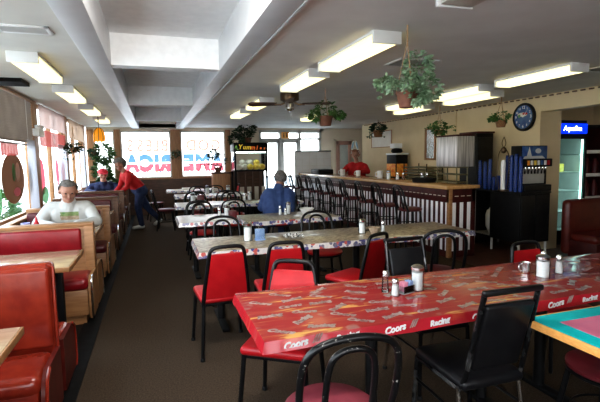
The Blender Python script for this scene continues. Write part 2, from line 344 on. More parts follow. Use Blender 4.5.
def tag(o, label, cat, group=None, kind=None):
    o['label'] = label; o['category'] = cat
    if group: o['group'] = group
    if kind: o['kind'] = kind
    return o
def thing(name, label, cat, loc=(0, 0, 0), rz=0, group=None):
    o = bpy.data.objects.new(name, None); COL.objects.link(o); o.empty_display_size = 0.1
    o.location = loc; o.rotation_euler = (0, 0, rz); return tag(o, label, cat, group)
def struct(m, name, mats, parent=None, loc=None, rz=0):
    o = m.build(name, mats, parent, loc, rz)
    if parent is None: o['kind'] = 'structure'
    return o
def copy_tree(o, parent=None):
    c = o.copy(); COL.objects.link(c); c.parent = parent
    for ch in list(o.children): copy_tree(ch, c)
    return c
_used = set()
def place(root, loc, rz, label, group=None):
    o = root if root.name not in _used else copy_tree(root)
    _used.add(root.name)
    o.location = loc; o.rotation_euler = (0, 0, rz); o['label'] = label
    if group: o['group'] = group
    return o
# ================================================================== SETTING
XL, XR, YB, YF, ZC = -1.68, 5.80, 13.2, -3.0, 2.46
struct(M().box((XL-0.2, YF, -0.1), (8.2, YB+0.15, 0.0)), 'floor', 'carpet')
struct(M().box((XL, YF, 0.0), (-0.69, YB, 0.004)), 'floor_tile_left', 'tile')
struct(M().box((-0.70, YF, 0.0), (-0.545, YB, 0.012), 0.004), 'trim_1', 'strip')
struct(M().box((4.2, 2.9, 0.0), (8.0, YB, 0.004)), 'floor_tile_right', 'tile_red')
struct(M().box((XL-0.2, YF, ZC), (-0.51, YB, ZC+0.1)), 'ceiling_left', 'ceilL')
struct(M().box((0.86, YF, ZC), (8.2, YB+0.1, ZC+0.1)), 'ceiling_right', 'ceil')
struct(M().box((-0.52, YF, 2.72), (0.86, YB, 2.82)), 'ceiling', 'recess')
struct(M().box((-0.515, YF, 2.42), (-0.325, YB, 2.74), 0.006), 'ceiling_beam_left', 'beam')
b = M().box((0.665, YF, 2.42), (0.85, YB, 2.74), 0.006); b.box((0.85, YF, 2.415), (0.868, YB, 2.462))
struct(b, 'ceiling_beam_right', 'beam')
for y in (-1.6, 1.45, 4.5, 7.55, 10.6):
    m = M().box((-0.33, y, 2.43), (0.67, y+0.14, 2.73)); m.box((-0.33, y-0.008, 2.43), (0.67, y+0.148, 2.455))
    struct(m, 'ceiling_crossbeam', 'recess')
struct(M().box((XL, 5.6, 2.42), (-1.32, 5.95, ZC+0.01)), 'trim_2', 'strip')

# back wall: low wood wall, windows, doors
struct(M().box((XL, YB, 0), (3.1, YB+0.12, 1.0)), 'wall_back', 'wooddark')
m = M().box((XL, YB, 2.36), (5.2, YB+0.12, ZC+0.1)); m.box((5.05, YB, 0), (8.2, YB+0.12, ZC+0.1)); m.box((2.18, YB, 1.0), (3.1, YB+0.12, 2.4)); m.box((-0.6, YB, ZC), (0.9, YB+0.12, 2.85)); struct(m, 'wall_back_upper', 'creamwall')
struct(M().box((XL, YB-0.06, 1.0), (3.1, YB+0.02, 1.045), 0.008), 'trim_3', 'wood')
for i, (a, c) in enumerate(((-0.99, -0.83), (0.50, 0.77), (2.05, 2.20), (-1.68, -1.5))):
    struct(M().box((a, YB-0.05, 1.045), (c, YB+0.1, 2.40), 0.008), 'trim_%d' % (4+i), 'wood')

def seg_letter(m, mirrored_x, z, w, h, txt, mi, y, bold=0.0):
    T = Matrix.Translation((mirrored_x, y, z)) @ Matrix.Rotation(PI/2, 4, 'X') @ Matrix.Diagonal((-w, h, 1, 1))
    m.text(txt, 1.0, T, mi, 0.002, bold=bold)

win = []
for i, (a, c) in enumerate(((-1.5, -0.99), (-0.83, 0.50), (0.77, 2.05))):
    f = M()
    for lo, hi in (((a, YB+0.0, 1.045), (a+0.04, YB+0.06, 2.36)), ((c-0.04, YB, 1.045), (c, YB+0.06, 2.36)), ((a, YB, 1.045), (c, YB+0.06, 1.08)), ((a, YB, 2.32), (c, YB+0.06, 2.36))):
        f.box(lo, hi, 0.005)
    w = struct(f, 'window_%d' % (i+1), 'white')
    M().box((a+0.04, YB+0.025, 1.08), (c-0.04, YB+0.031, 2.32)).build('pane', 'glass', w)
    win.append(w)
# painted window lettering, seen from behind (reads from the street)
yg = YB+0.020
def painted(win, words, name):
    m = M(); mats = []
    for txt, x, z, w, h, mat, bold in words:
        if mat not in mats: mats.append(mat)
        seg_letter(m, x, z, w, h, txt, mats.index(mat), yg, bold)
    m.build(name, mats, win)
painted(win[1], [(c, x, 1.94, 0.36, 0.45, 'paintpink', 0.03) for c, x in zip('SSELB', (-0.58, -0.32, -0.09, 0.10, 0.33))], 'painted_letters')
painted(win[2], [(c, x, 1.94, 0.40, 0.45, 'paintpink', 0.03) for c, x in zip('DOG', (1.07, 1.42, 1.77))], 'painted_letters')
def two_tone(win, chars):
    # tall letters: blue upper halves, red lower halves with a white gap
    m = M()
    for c, x, w in chars:
        t = M(); seg_letter(t, x, 1.44, w, 0.58, c, 0, yg, 0.085)
        zs = [v[2] for v in t.V]; mid = (min(zs)+max(zs))/2
        bm = bmesh.new(); vs = [bm.verts.new(v) for v in t.V]
        for f in t.F:
            try: bm.faces.new([vs[i] for i in f])
            except ValueError: pass
        for keep, mi in ((1, 0), (-1, 1)):
            b2 = bm.copy()
            bmesh.ops.bisect_plane(b2, geom=b2.verts[:]+b2.edges[:]+b2.faces[:], plane_co=(0, 0, mid+keep*0.02), plane_no=(0, 0, 1), clear_inner=keep > 0, clear_outer=keep < 0)
            m._bm(b2, mi)
        bm.free()
    m.build('painted_letters', ['paintblue', 'paintred'], win)
two_tone(win[1], [('A', -0.56, 0.46), ('C', -0.17, 0.50), ('I', 0.10, 0.5), ('R', 0.335, 0.46)])
two_tone(win[2], [('E', 0.99, 0.54), ('M', 1.38, 0.52), ('A', 1.80, 0.46)])
# smaller rows of paint strokes below the big letters
def strokes(win, x0, x1, z0, rows, mats, name):
    m = M(); random.seed(len(name)+int(x0*10))
    for r in range(rows):
        x = x0
        while x < x1-0.05:
            w = random.uniform(0.05, 0.09); k = random.randrange(len(mats)); z = z0-r*0.075
            pts = [(x, yg, z), (x+w*0.2, yg, z+0.055), (x+w*0.6, yg, z+0.015), (x+w, yg, z+random.choice((0.055, 0.0)))]
            m.tube(pts, 0.015, 5, k, sub=3); x += w+0.025
    m.build(name, mats, win)
strokes(win[1], -0.55, 0.44, 1.17, 2, ['paintblue', 'paintred', 'paintyel'], 'painted_strokes')
strokes(win[2], 0.84, 1.95, 1.17, 2, ['paintpink2', 'paintpink2'], 'painted_strokes')

# glass entrance doors at the back
def glass_door(n, a, c):
    f = M(); z1 = 2.10
    for lo, hi in (((a, YB, 0), (a+0.07, YB+0.06, z1)), ((c-0.07, YB, 0), (c, YB+0.06, z1)), ((a, YB, z1-0.09), (c, YB+0.06, z1)), ((a, YB, 0), (c, YB+0.06, 0.16)), ((a, YB-0.02, 0.96), (c, YB+0.03, 1.0))):
        f.box(lo, hi, 0.006)
    d = struct(f, 'door_%d' % n, 'alu'); M().box((a+0.07, YB+0.028, 0.16), (c-0.07, YB+0.034, z1-0.09)).build('pane', 'glass', d)
    M().tube([(c-0.11, YB-0.05, 0.8), (c-0.11, YB-0.05, 1.2)], 0.012, 8).build('door_handle', 'black', d)
glass_door(1, 3.15, 3.72); glass_door(2, 3.80, 4.34)
m = M()
for lo, hi in (((3.08, YB-0.02, 0), (3.15, YB+0.1, 2.40)), ((3.72, YB-0.02, 0), (3.80, YB+0.1, 2.40)), ((4.34, YB-0.02, 0), (4.42, YB+0.1, 2.40)), ((3.08, YB-0.02, 2.10), (5.1, YB+0.1, 2.16)), ((3.08, YB-0.02, 2.33), (5.1, YB+0.1, 2.40)), ((5.02, YB-0.02, 0), (5.1, YB+0.1, 2.4)), ((4.42, YB-0.02, 0), (5.02, YB+0.1, 1.1))): m.box(lo, hi, 0.006)
struct(m, 'trim_8', 'alu')
w4 = struct(M().box((4.42, YB, 1.10), (5.02, YB+0.05, 1.14)), 'window_4', 'alu'); M().box((4.42, YB+0.03, 1.14), (5.02, YB+0.035, 2.10)).build('pane', 'glass', w4)
w5 = struct(M().box((3.14, YB, 2.315), (5.02, YB+0.05, 2.33)), 'window_5', 'alu'); M().box((3.14, YB+0.03, 2.16), (5.02, YB+0.035, 2.315)).build('pane', 'glass', w5)
# pinkish inner door in the back wall and its frame
d = M()
for lo, hi in (((5.60, YB-0.05, 0.02), (5.72, YB-0.01, 2.06)), ((6.02, YB-0.05, 0.02), (6.14, YB-0.01, 2.06)), ((5.60, YB-0.05, 1.94), (6.14, YB-0.01, 2.06)), ((5.60, YB-0.05, 0.02), (6.14, YB-0.01, 1.05))): d.box(lo, hi, 0.006)
d3 = struct(d, 'door_3', 'pinkwood'); M().box((5.72, YB-0.035, 1.05), (6.02, YB-0.03, 1.94)).build('pane', 'glass', d3); M().box((5.70, YB-0.02, 1.03), (6.04, YB-0.012, 1.96)).build('backing_panel', 'white', d3)
M().lathe([(0.0, 0), (0.03, 0.01), (0.03, 0.03), (0.0, 0.04)], (5.66, YB-0.07, 1.0), 10).build('door_handle', 'chrome', d3)
m = M()
for lo, hi in (((5.53, YB-0.03, 0), (5.60, YB, 2.13)), ((6.14, YB-0.03, 0), (6.21, YB, 2.13)), ((5.53, YB-0.03, 2.06), (6.21, YB, 2.13))): m.box(lo, hi, 0.005)
struct(m, 'trim_9', 'creamwall')

# right wall with opening, header, alcove
struct(M().box((XR, 5.46, 0), (6.23, 11.7, ZC+0.1)), 'wall_right', 'tanwall')
struct(M().box((XR, YF, 2.21), (6.0, 5.46, ZC+0.1)), 'wall_right_header', 'tanwall')
struct(M().box((6.23, 6.4, 0), (8.2, 6.5, ZC+0.1)), 'wall_alcove_back', 'tanwall')
struct(M().box((8.1, YF, 0), (8.2, 6.5, ZC+0.1)), 'wall_alcove_right', 'tanwall')
struct(M().box((6.8, 6.5, 0), (6.9, YB, ZC+0.1)), 'wall_passage', 'creamwall')
m = M()
for i in range(70): m.box((XR-0.022, 2.5+i*0.13, 2.425), (XR, 2.5+i*0.13+0.07, 2.445), 0.004)
struct(m, 'trim_10', 'wooddark')
struct(M().box((XR-0.012, 5.46, 0), (XR, 11.7, 0.10), 0.004), 'baseboard_right', 'wooddark')
struct(M().tube([(XR-0.012, 7.5, 1.2), (XR-0.012, 7.5, 2.46)], 0.012, 8), 'trim_11', 'tanwall')
# wall behind the camera
struct(M().box((XL-0.2, YF-0.12, 0), (8.2, YF, 1.0)), 'wall_front', 'creamwall')
struct(M().box((XL-0.2, YF-0.12, 2.36), (8.2, YF, ZC+0.1)), 'wall_front_upper', 'creamwall')
struct(M().box((2.6, YF-0.12, 1.0), (8.2, YF, 2.36)), 'wall_front_right', 'creamwall')
m = M()
for x in (XL-0.2, 0.6): m.box((x, YF-0.1, 1.0), (x+0.3, YF, 2.36), 0.01)
struct(m, 'wall_front_posts', 'wood')

# left wall with its run of windows
struct(M().box((XL-0.12, YF, 0), (XL, YB, 0.78)), 'wall_left', 'wooddark')
struct(M().box((XL-0.02, YF, 0.78), (XL+0.05, YB, 0.815), 0.006), 'trim_12', 'wood')
posts = [-2.5, -0.1, 2.3, 4.7, 7.45, 9.95, 12.4]
for i, y in enumerate(posts):
    struct(M().box((XL-0.10, y, 0.815), (XL+0.03, y+0.30, ZC), 0.008), 'trim_%d' % (13+i), 'wood')
k = 6
for y0, y1 in zip([p+0.30 for p in posts], posts[1:]+[YB]):
    if y1-y0 < 0.3: continue
    f = M(); ymid = (y0+y1)/2
    for lo, hi in (((XL-0.08, y0, 0.815), (XL-0.03, y0+0.045, ZC)), ((XL-0.08, y1-0.045, 0.815), (XL-0.03, y1, ZC)), ((XL-0.08, y0, 0.815), (XL-0.03, y1, 0.86)), ((XL-0.08, y0, 2.40), (XL-0.03, y1, ZC)), ((XL-0.09, ymid-0.03, 0.815), (XL-0.02, ymid+0.03, ZC)))[:5 if k > 9 else 4]: f.box(lo, hi, 0.005)
    w = struct(f, 'window_%d' % k, 'woodlite'); k += 1
    M().box((XL-0.06, y0+0.04, 0.86), (XL-0.055, y1-0.04, 2.40)).build('pane', 'glass', w)
    if k-1 == 9:   # the window beside the man carries a painted oval
        m = M(); m.ell((XL-0.050, 6.62, 1.34), (0.003, 0.50, 0.33), 24, 0); m.ell((XL-0.045, 6.80, 1.42), (0.003, 0.10, 0.13), 14, 1); m.ell((XL-0.045, 6.72, 1.16), (0.003, 0.16, 0.06), 14, 2); m.ell((XL-0.045, 6.62, 1.42), (0.003, 0.07, 0.12), 14, 3)
        m.ell((XL-0.045, 5.95, 1.12), (0.003, 0.13, 0.20), 16, 3)
        m.build('painted_oval', ['paintbrown', 'paintpink', 'paintred', 'paintgreen'], w)
    if k-1 == 10:
        m = M(); m.ell((XL-0.05, 8.15, 1.30), (0.003, 0.22, 0.30), 18, 0); m.ell((XL-0.046, 8.3, 1.0), (0.003, 0.25, 0.14), 16, 1); m.ell((XL-0.05, 9.4, 1.35), (0.003, 0.16, 0.25), 18, 2)
        m.build('painted_flowers', ['paintred', 'paintgreen', 'paintpink2'], w)
# street outside
struct(M().box((-30, -20, -0.30), (XL-0.12, 40, -0.20)), 'ground', 'street')
struct(M().box((XL-0.12, YB+0.12, -0.30), (30, 40, -0.20)), 'ground_back', 'street')

# shrubs on the street side of the left windows
for i, (x, y, w_, h_, l) in enumerate(((-3.4, 6.3, 0.35, 0.7, 'low shrub outside the nearest left window'), (-3.6, 9.2, 0.40, 0.8, 'shrub outside the window behind the seated man'), (-3.4, 11.6, 0.40, 0.9, 'shrub outside the far left window'))):
    t = thing('street_shrub', l, 'shrub', (x, y, -0.2)); random.seed(50+i)
    M().tube([(0, 0, 0), (0.02, 0, h_*0.5), (0, 0.03, h_)], 0.03, 7).build('stem', 'wooddark', t)
    m = M()
    for _ in range(520):
        d = Vector((random.gauss(0, 1), random.gauss(0, 1), random.gauss(0, 1))).normalized(); p = Vector((0, 0, h_*0.75))+Vector((d.x*w_, d.y*w_*1.2, d.z*h_*0.6))*random.uniform(0.5, 1); e_ = d.orthogonal().normalized()*0.045
        m.add([p, p+d*0.06+e_, p+d*0.14, p+d*0.06-e_], [(0, 1, 2, 3)])
    m.build('foliage', 'leaf', t)

# window dressings
def blind(y0, y1, z0, label):
    t = thing('window_blind', label, 'blind', (XL+0.02, (y0+y1)/2, 2.44)); L = (y1-y0)/2
    m = M(); n = int((2.42-z0)/0.032)
    for i in range(n): m.cbox((0, 0, -0.03-i*0.032), (0.036, 2*L, 0.003), rot=(0, -0.95, 0))
    m.build('slats', 'blind', t)
    M().box((-0.025, -L, -0.03), (0.025, L, 0.0), 0.004).build('head_rail', 'wood', t)
    M().box((-0.02, -L, z0-2.44-0.02), (0.02, L, z0-2.44), 0.004).build('bottom_rail', 'wooddark', t)
    for s in (-0.7, 0.7): M().tube([(0.022, L*s, -0.02), (0.022, L*s, z0-2.44)], 0.003, 5).build('cord', 'white', t)
blind(5.02, 7.43, 1.80, 'brown slatted window blind half lowered, nearest on the left wall')
def drape(name, y0, y1, z0, z1, mat, label, cat, waves=10, dep=0.025, dx=0.05):
    m = M(); n = waves*6; vs = []
    for j, z in enumerate((z1, z0)):
        for i in range(n+1):
            y = y0+(y1-y0)*i/n; vs.append((XL+dx+dep*math.sin(i/n*waves*2*PI)*(1 if j else 0.6), y, z+(0.02*abs(math.sin(i*1.3)) if j and cat == 'valance' else 0)))
    m.add(vs, [(i, i+1, n+2+i, n+1+i) for i in range(n)])
    o = m.build(name, mat); tag(o, label, cat)
    return o
drape('window_valance', 7.78, 9.93, 2.08, 2.44, 'lattice', 'pale pink lattice valance at the top of the window behind the seated man', 'valance', 4, 0.01, 0.045)
drape('roller_blind', 10.28, 12.38, 2.02, 2.44, 'shade', 'plain beige shade at the top of the far left window', 'blind', 2, 0.004, 0.045)
drape('window_valance', 5.9, 6.6, 1.62, 1.80, 'redval', 'dull red cloth strip hanging below the brown blind', 'valance', 6, 0.012, 0.03)
drape('window_valance', 7.78, 9.93, 1.78, 2.06, 'redval', 'dull red cloth strip below the pink lattice valance', 'valance', 6, 0.012, 0.035)
for y0, y1, lab in ((6.98, 7.42, 'white sheer curtain beside the painted oval'), (9.1, 9.9, 'white sheer curtain in the window behind the seated man'), (11.6, 12.3, 'white sheer curtain in the far left window')):
    drape('sheer_curtain', y0, y1, 0.86, 1.86, 'sheer', lab, 'curtain', 7, 0.02, 0.045)
e = thing('emergency_light', 'small pale emergency light box fixed to the left window post', 'emergency light', (XL+0.06, 7.6, 1.98))
M().box((-0.04, -0.16, -0.05), (0.05, 0.16, 0.06), 0.012).build('housing', 'white', e)
for s in (-0.09, 0.09): M().lathe([(0.0, 0), (0.04, 0.0), (0.05, 0.05), (0.0, 0.06)], (0.02, s, 0.06), 12).build('lamp_head', 'whiteplastic', e)

# ------------------------------------------------------------------ ceiling things
def strip_light(x, y0, y1, label, lit=True, w=0.225):
    t = thing('ceiling_light', label, 'ceiling light', (x, (y0+y1)/2, ZC), 0, 'long fluorescent ceiling lights'); L = (y1-y0)/2
    m = M(); m.box((-w/2, -L, -0.022), (w/2, L, 0)); 
    for s in (-1, 1): m.box((-w/2-0.004, s*L-0.012, -0.090), (w/2+0.004, s*L+0.012, 0.0), 0.003)
    m.build('housing', 'white', t)
    d = M().box((-w/2+0.004, -L+0.012, -0.086), (w/2-0.004, L-0.012, -0.022), 0.018)
    d.build('diffuser', 'tube' if lit else 'offdiff', t)
names_l = ['lit ceiling light over the booths, nearest to the camera', 'second lit ceiling light over the booths', 'third lit ceiling light over the booths', 'farthest ceiling light over the booths, beyond the amber lamp']
for (y0, y1), n in zip(((4.27, 5.35), (6.0, 7.1), (7.9, 9.0), (9.75, 10.85)), names_l): strip_light(-0.985, y0, y1, n)
for (y0, y1), n in zip(((2.95, 4.07), (4.35, 5.42), (6.55, 7.6), (8.1, 9.2)), ('largest lit ceiling light, over the middle tables', 'lit ceiling light directly before the ceiling fan', 'lit ceiling light just beyond the ceiling fan', 'lit ceiling light farthest beyond the ceiling fan')): strip_light(1.665, y0, y1, n)
strip_light(1.645, 0.95, 2.16, 'unlit ceiling light at the top edge, closest to the camera', False)
for (y0, y1), n in zip(((3.45, 4.5), (4.78, 5.85), (6.15, 7.2)), ('right-hand ceiling light nearest the header over the opening', 'lit ceiling light over the bar, second in the outer row', 'lit ceiling light over the bar, third in the outer row')): strip_light(4.15, y0, y1, n)
for (y0, y1), n in zip(((5.2, 6.3), (6.85, 7.9)), ('lit ceiling light close to the tan wall, before the clock side', 'lit ceiling light close to the tan wall, farther back')): strip_light(4.71, y0, y1, n)
strip_light(3.35, 8.6, 9.7, 'lit ceiling light behind the hanging basket beside the fan')
def vent(x, y, sx, sy, label):
    t = thing('ceiling_vent', label, 'air vent', (x, y, ZC))
    f = M()
    for lo, hi in (((-sx, -sy, -0.012), (sx, -sy+0.03, 0)), ((-sx, sy-0.03, -0.012), (sx, sy, 0)), ((-sx, -sy, -0.012), (-sx+0.03, sy, 0)), ((sx-0.03, -sy, -0.012), (sx, sy, 0))): f.box(lo, hi, 0.003)
    f.build('frame', 'white', t); m = M(); n = 9
    for i in range(n): m.cbox((0, -sy+0.04+(2*sy-0.08)*i/(n-1), -0.006), (2*sx-0.06, 0.022, 0.003), rot=(0.6, 0, 0))
    m.build('louvres', 'alu', t); M().box((-sx+0.02, -sy+0.02, -0.002), (sx-0.02, sy-0.02, -0.001)).build('backing', 'darkgrey', t)
vent(-0.80, 3.55, 0.17, 0.10, 'louvred ceiling air vent over the booths'); vent(2.45, 3.85, 0.22, 0.17, 'ceiling air vent behind the big hanging basket'); vent(4.75, 3.55, 0.24, 0.2, 'ceiling air vent at the right edge beside the long light')
# ceiling fan
t = thing('ceiling_fan', 'dark bronze ceiling fan with four wide blades over the dining tables', 'ceiling fan', (1.76, 5.7, ZC))
M().lathe([(0.08, 0), (0.10, -0.03), (0.125, -0.05), (0.125, -0.15), (0.09, -0.17), (0.05, -0.18)], n=20).build('motor_housing', 'bronze', t)
M().lathe([(0.05, -0.18), (0.055, -0.20), (0.055, -0.26), (0.03, -0.28), (0.012, -0.30)], n=16).build('switch_hub', 'chrome', t)
for i in range(4):
    a = i*PI/2-0.30; R = Matrix.Rotation(a, 4, 'Z'); tilt = Matrix.Rotation(0.3, 4, 'X')
    m = M(); pr = [(0.17, -0.045), (0.50, -0.065), (0.54, -0.045), (0.555, 0), (0.54, 0.045), (0.50, 0.065), (0.17, 0.045)]
    m.prism([R @ (tilt @ Vector((x, y, 0)))+Vector((0, 0, -0.20)) for x, y in pr], (0, 0, 0.008))
    m.build('fan_blade', 'wooddark', t)
    m = M(); m.tube([R @ Vector((0.06, 0, -0.18)), R @ Vector((0.12, 0, -0.205)), R @ Vector((0.2, 0, -0.205))], 0.012, 6); m.build('blade_bracket', 'bronze', t)
M().tube([(0.03, 0.02, -0.28), (0.03, 0.02, -0.40)], 0.002, 5).build('pull_chain', 'chrome', t)
sd = thing('smoke_detector', 'small dark round detector on the ceiling beyond the fan', 'smoke detector', (2.05, 6.4, ZC)); M().lathe([(0.06, 0), (0.06, -0.03), (0.04, -0.045), (0.01, -0.05)], n=16).build('body', 'darkgrey', sd)
# amber hanging lamp
t = thing('hanging_lamp', 'amber glass petal lamp hanging from a dark chain over the far booths', 'hanging lamp', (-0.98, 9.5, ZC))
M().lathe([(0.05, 0), (0.05, -0.015), (0.02, -0.03)], n=14).build('ceiling_cap', 'bronze', t)
M().tube([(0, 0, -0.02), (0, 0, -0.27)], 0.008, 6).build('chain', 'bronze', t)
m = M(); n = 8
prof = [(0.03, -0.27), (0.075, -0.31), (0.10, -0.38), (0.112, -0.46), (0.10, -0.52)]
for k in range(n):
    a0, a1 = 2*PI*k/n+0.03, 2*PI*(k+1)/n-0.03; vs = []
    for r, z in prof:
        for q in range(4): a = a0+(a1-a0)*q/3; vs.append((r*math.cos(a), r*math.sin(a), z-(0.03*math.sin(PI*q/3) if z < -0.5 else 0)))
    m.add(vs, [(i*4+q, i*4+q+1, i*4+q+5, i*4+q+4) for i in range(4) for q in range(3)])
m.build('lamp_shade', 'amber', t)
m = M()
for k in range(n):
    a = 2*PI*k/n; m.tube([(r*math.cos(a), r*math.sin(a), z) for r, z in prof], 0.006, 5)
m.build('shade_ribs', 'bronze', t)

# ------------------------------------------------------------------ plants
def leaves(m, centres, n, size, mi=0, droop=0.4):
    for _ in range(n):
        c, r = random.choice(centres); d = Vector((random.gauss(0, 1), random.gauss(0, 1), random.gauss(0, 1))).normalized()
        p = Vector(c)+Vector([d[i]*r[i]*random.uniform(0.55, 1) for i in range(3)])
        dr = (Vector((d.x, d.y, d.z*0.5-droop))).normalized(); s = size*random.uniform(0.6, 1.2)
        sd_ = dr.cross(Vector((random.uniform(-1, 1), random.uniform(-1, 1), 1))).normalized()*s*0.38; up = sd_.cross(dr).normalized()*s*0.12
        m.add([p, p+dr*s*0.45+sd_-up, p+dr*s, p+dr*s*0.45-sd_-up, p+dr*s*0.5+up*0.6], [(0, 1, 4), (1, 2, 4), (2, 3, 4), (3, 0, 4)], mi)
    return m
def pot_prof(r, h): return [(0.0, -h), (r*0.72, -h), (r*0.95, -h*0.25), (r, -h*0.15), (r*1.08, -h*0.15), (r*1.08, 0.0), (r*0.95, 0.0), (r*0.9, -0.02)]
def hanging(label, loc, top, r, h, cl, n, size, leaf='leaf', potm='wicker', trails=0, seed=1, spread=0.3, group=None, tl=0.25):
    random.seed(seed)
    t = thing('hanging_plant', label, 'hanging plant', loc, 0, group)
    M().lathe(pot_prof(r, h), n=18).build('pot', potm, t)
    m = M(); z = top-loc[2]
    for k in range(3): a = 2*PI*k/3+0.4; m.tube([(r*math.cos(a), r*math.sin(a), 0), (0, 0, min(z*0.75, 0.42))], 0.004, 5)
    m.tube([(0, 0, min(z*0.75, 0.42)), (0, 0, z)], 0.007, 6); m.build('hanger', 'rope', t)
    m = M(); leaves(m, cl, n, size)
    for k in range(trails):
        a = random.uniform(0, 2*PI); p = Vector((r*math.cos(a), r*math.sin(a), 0.03)); pts = [p]
        for q in range(6):
            p = p+Vector((math.cos(a)*spread*0.16/(1+q*0.3), math.sin(a)*spread*0.16/(1+q*0.3), 0.02-tl/6*q*0.5)); pts.append(p)
        m.tube(pts, 0.003, 4)
        for q in pts[1:]: leaves(m, [(q, (0.03, 0.03, 0.03))], 4, size*0.9)
    m.build('foliage', leaf, t)
hanging('largest hanging basket, pale variegated ivy on a rope before the ceiling vent', (1.73, 2.78, 2.0), ZC, 0.075, 0.11, [((0.075, -0.02, 0.17), (0.10, 0.09, 0.12)), ((0.15, -0.04, 0.03), (0.10, 0.08, 0.10)), ((0.05, -0.08, -0.02), (0.07, 0.05, 0.08)), ((-0.15, 0.04, 0.07), (0.08, 0.06, 0.03))], 800, 0.045, 'leafpale', 'terracotta', 5, 3, 0.18, tl=0.12)
hanging('green ivy in a brown pot hanging beside the ceiling fan', (2.23, 5.6, 2.10), ZC, 0.10, 0.13, [((0, 0, 0.10), (0.15, 0.14, 0.12)), ((-0.14, 0.03, 0.0), (0.07, 0.07, 0.06)), ((0.18, -0.05, 0.02), (0.08, 0.06, 0.05))], 420, 0.05, 'leaf', 'terracotta', 5, 5, 0.22, tl=0.12)
hanging('green plant in a brown basket hanging left of the wall clock', (5.16, 5.6, 2.08), ZC, 0.085, 0.11, [((0, 0, 0.05), (0.13, 0.13, 0.09)), ((-0.1, 0.04, 0.02), (0.07, 0.07, 0.03))], 190, 0.05, 'leaf', 'wicker', 3, 9, 0.1, tl=0.08)
hanging('round bushy plant hanging above the stainless cabinet', (5.05, 7.0, 2.02), ZC, 0.07, 0.09, [((0, 0, 0.04), (0.14, 0.14, 0.15))], 240, 0.055, 'leaf', 'wicker', 4, 11, 0.3, tl=0.1)
hanging('dark leafy plant in a brown pot hanging before the framed notice', (5.4, 10.0, 2.20), ZC, 0.13, 0.17, [((0, 0, 0.08), (0.19, 0.19, 0.11))], 240, 0.075, 'leafdark', 'wicker', 3, 13, 0.15)
def potplant(name, label, loc, r, h, cl, n, size, leaf='leaf', potm='terracotta', seed=1, flowers=None, cat='potted plant'):
    random.seed(seed); t = thing(name, label, cat, loc)
    M().lathe(pot_prof(r, h), (0, 0, h), n=16).build('pot', potm, t)
    m = M(); leaves(m, cl, n, size, 0, 0.2)
    for k in range(8):
        c = random.choice(cl)[0]; m.tube([(0, 0, h*0.9), (c[0]*0.5, c[1]*0.5, (h+c[2])/2), c], 0.005, 5)
    m.build('foliage', leaf, t)
    if flowers:
        m = M(); leaves(m, cl, flowers[1], size*0.7, 0, -0.3); m.build('flowers', flowers[0], t)
hanging('small dark green plant hanging on the left post beside the lattice valance', (-1.42, 9.35, 1.80), 2.2, 0.07, 0.09, [((0, 0, 0.02), (0.13, 0.12, 0.11))], 120, 0.07, 'leafdark', 'wicker', 2, 15, 0.1)
hanging('small dark green plant hanging on the farthest left post', (-1.40, 12.2, 1.78), 2.2, 0.07, 0.09, [((0, 0, 0.0), (0.13, 0.12, 0.10))], 120, 0.07, 'leafdark', 'wicker', 2, 17, 0.1)
hanging('small green plant hanging on the wooden post between the lettered windows', (0.63, 13.02, 1.72), 2.0, 0.06, 0.08, [((0, 0, 0.02), (0.13, 0.08, 0.10))], 90, 0.07, 'leafdark', 'wicker', 2, 19, 0.05)
potplant('potted_ficus', 'tall leafy green plant standing in the far left corner', (-1.25, 12.75, 0), 0.15, 0.28, [((0, 0, 1.75), (0.26, 0.22, 0.24)), ((-0.05, 0, 1.3), (0.22, 0.2, 0.3)), ((0.1, 0, 0.9), (0.2, 0.2, 0.25))], 900, 0.12, 'leaf', 'terracotta', 21)
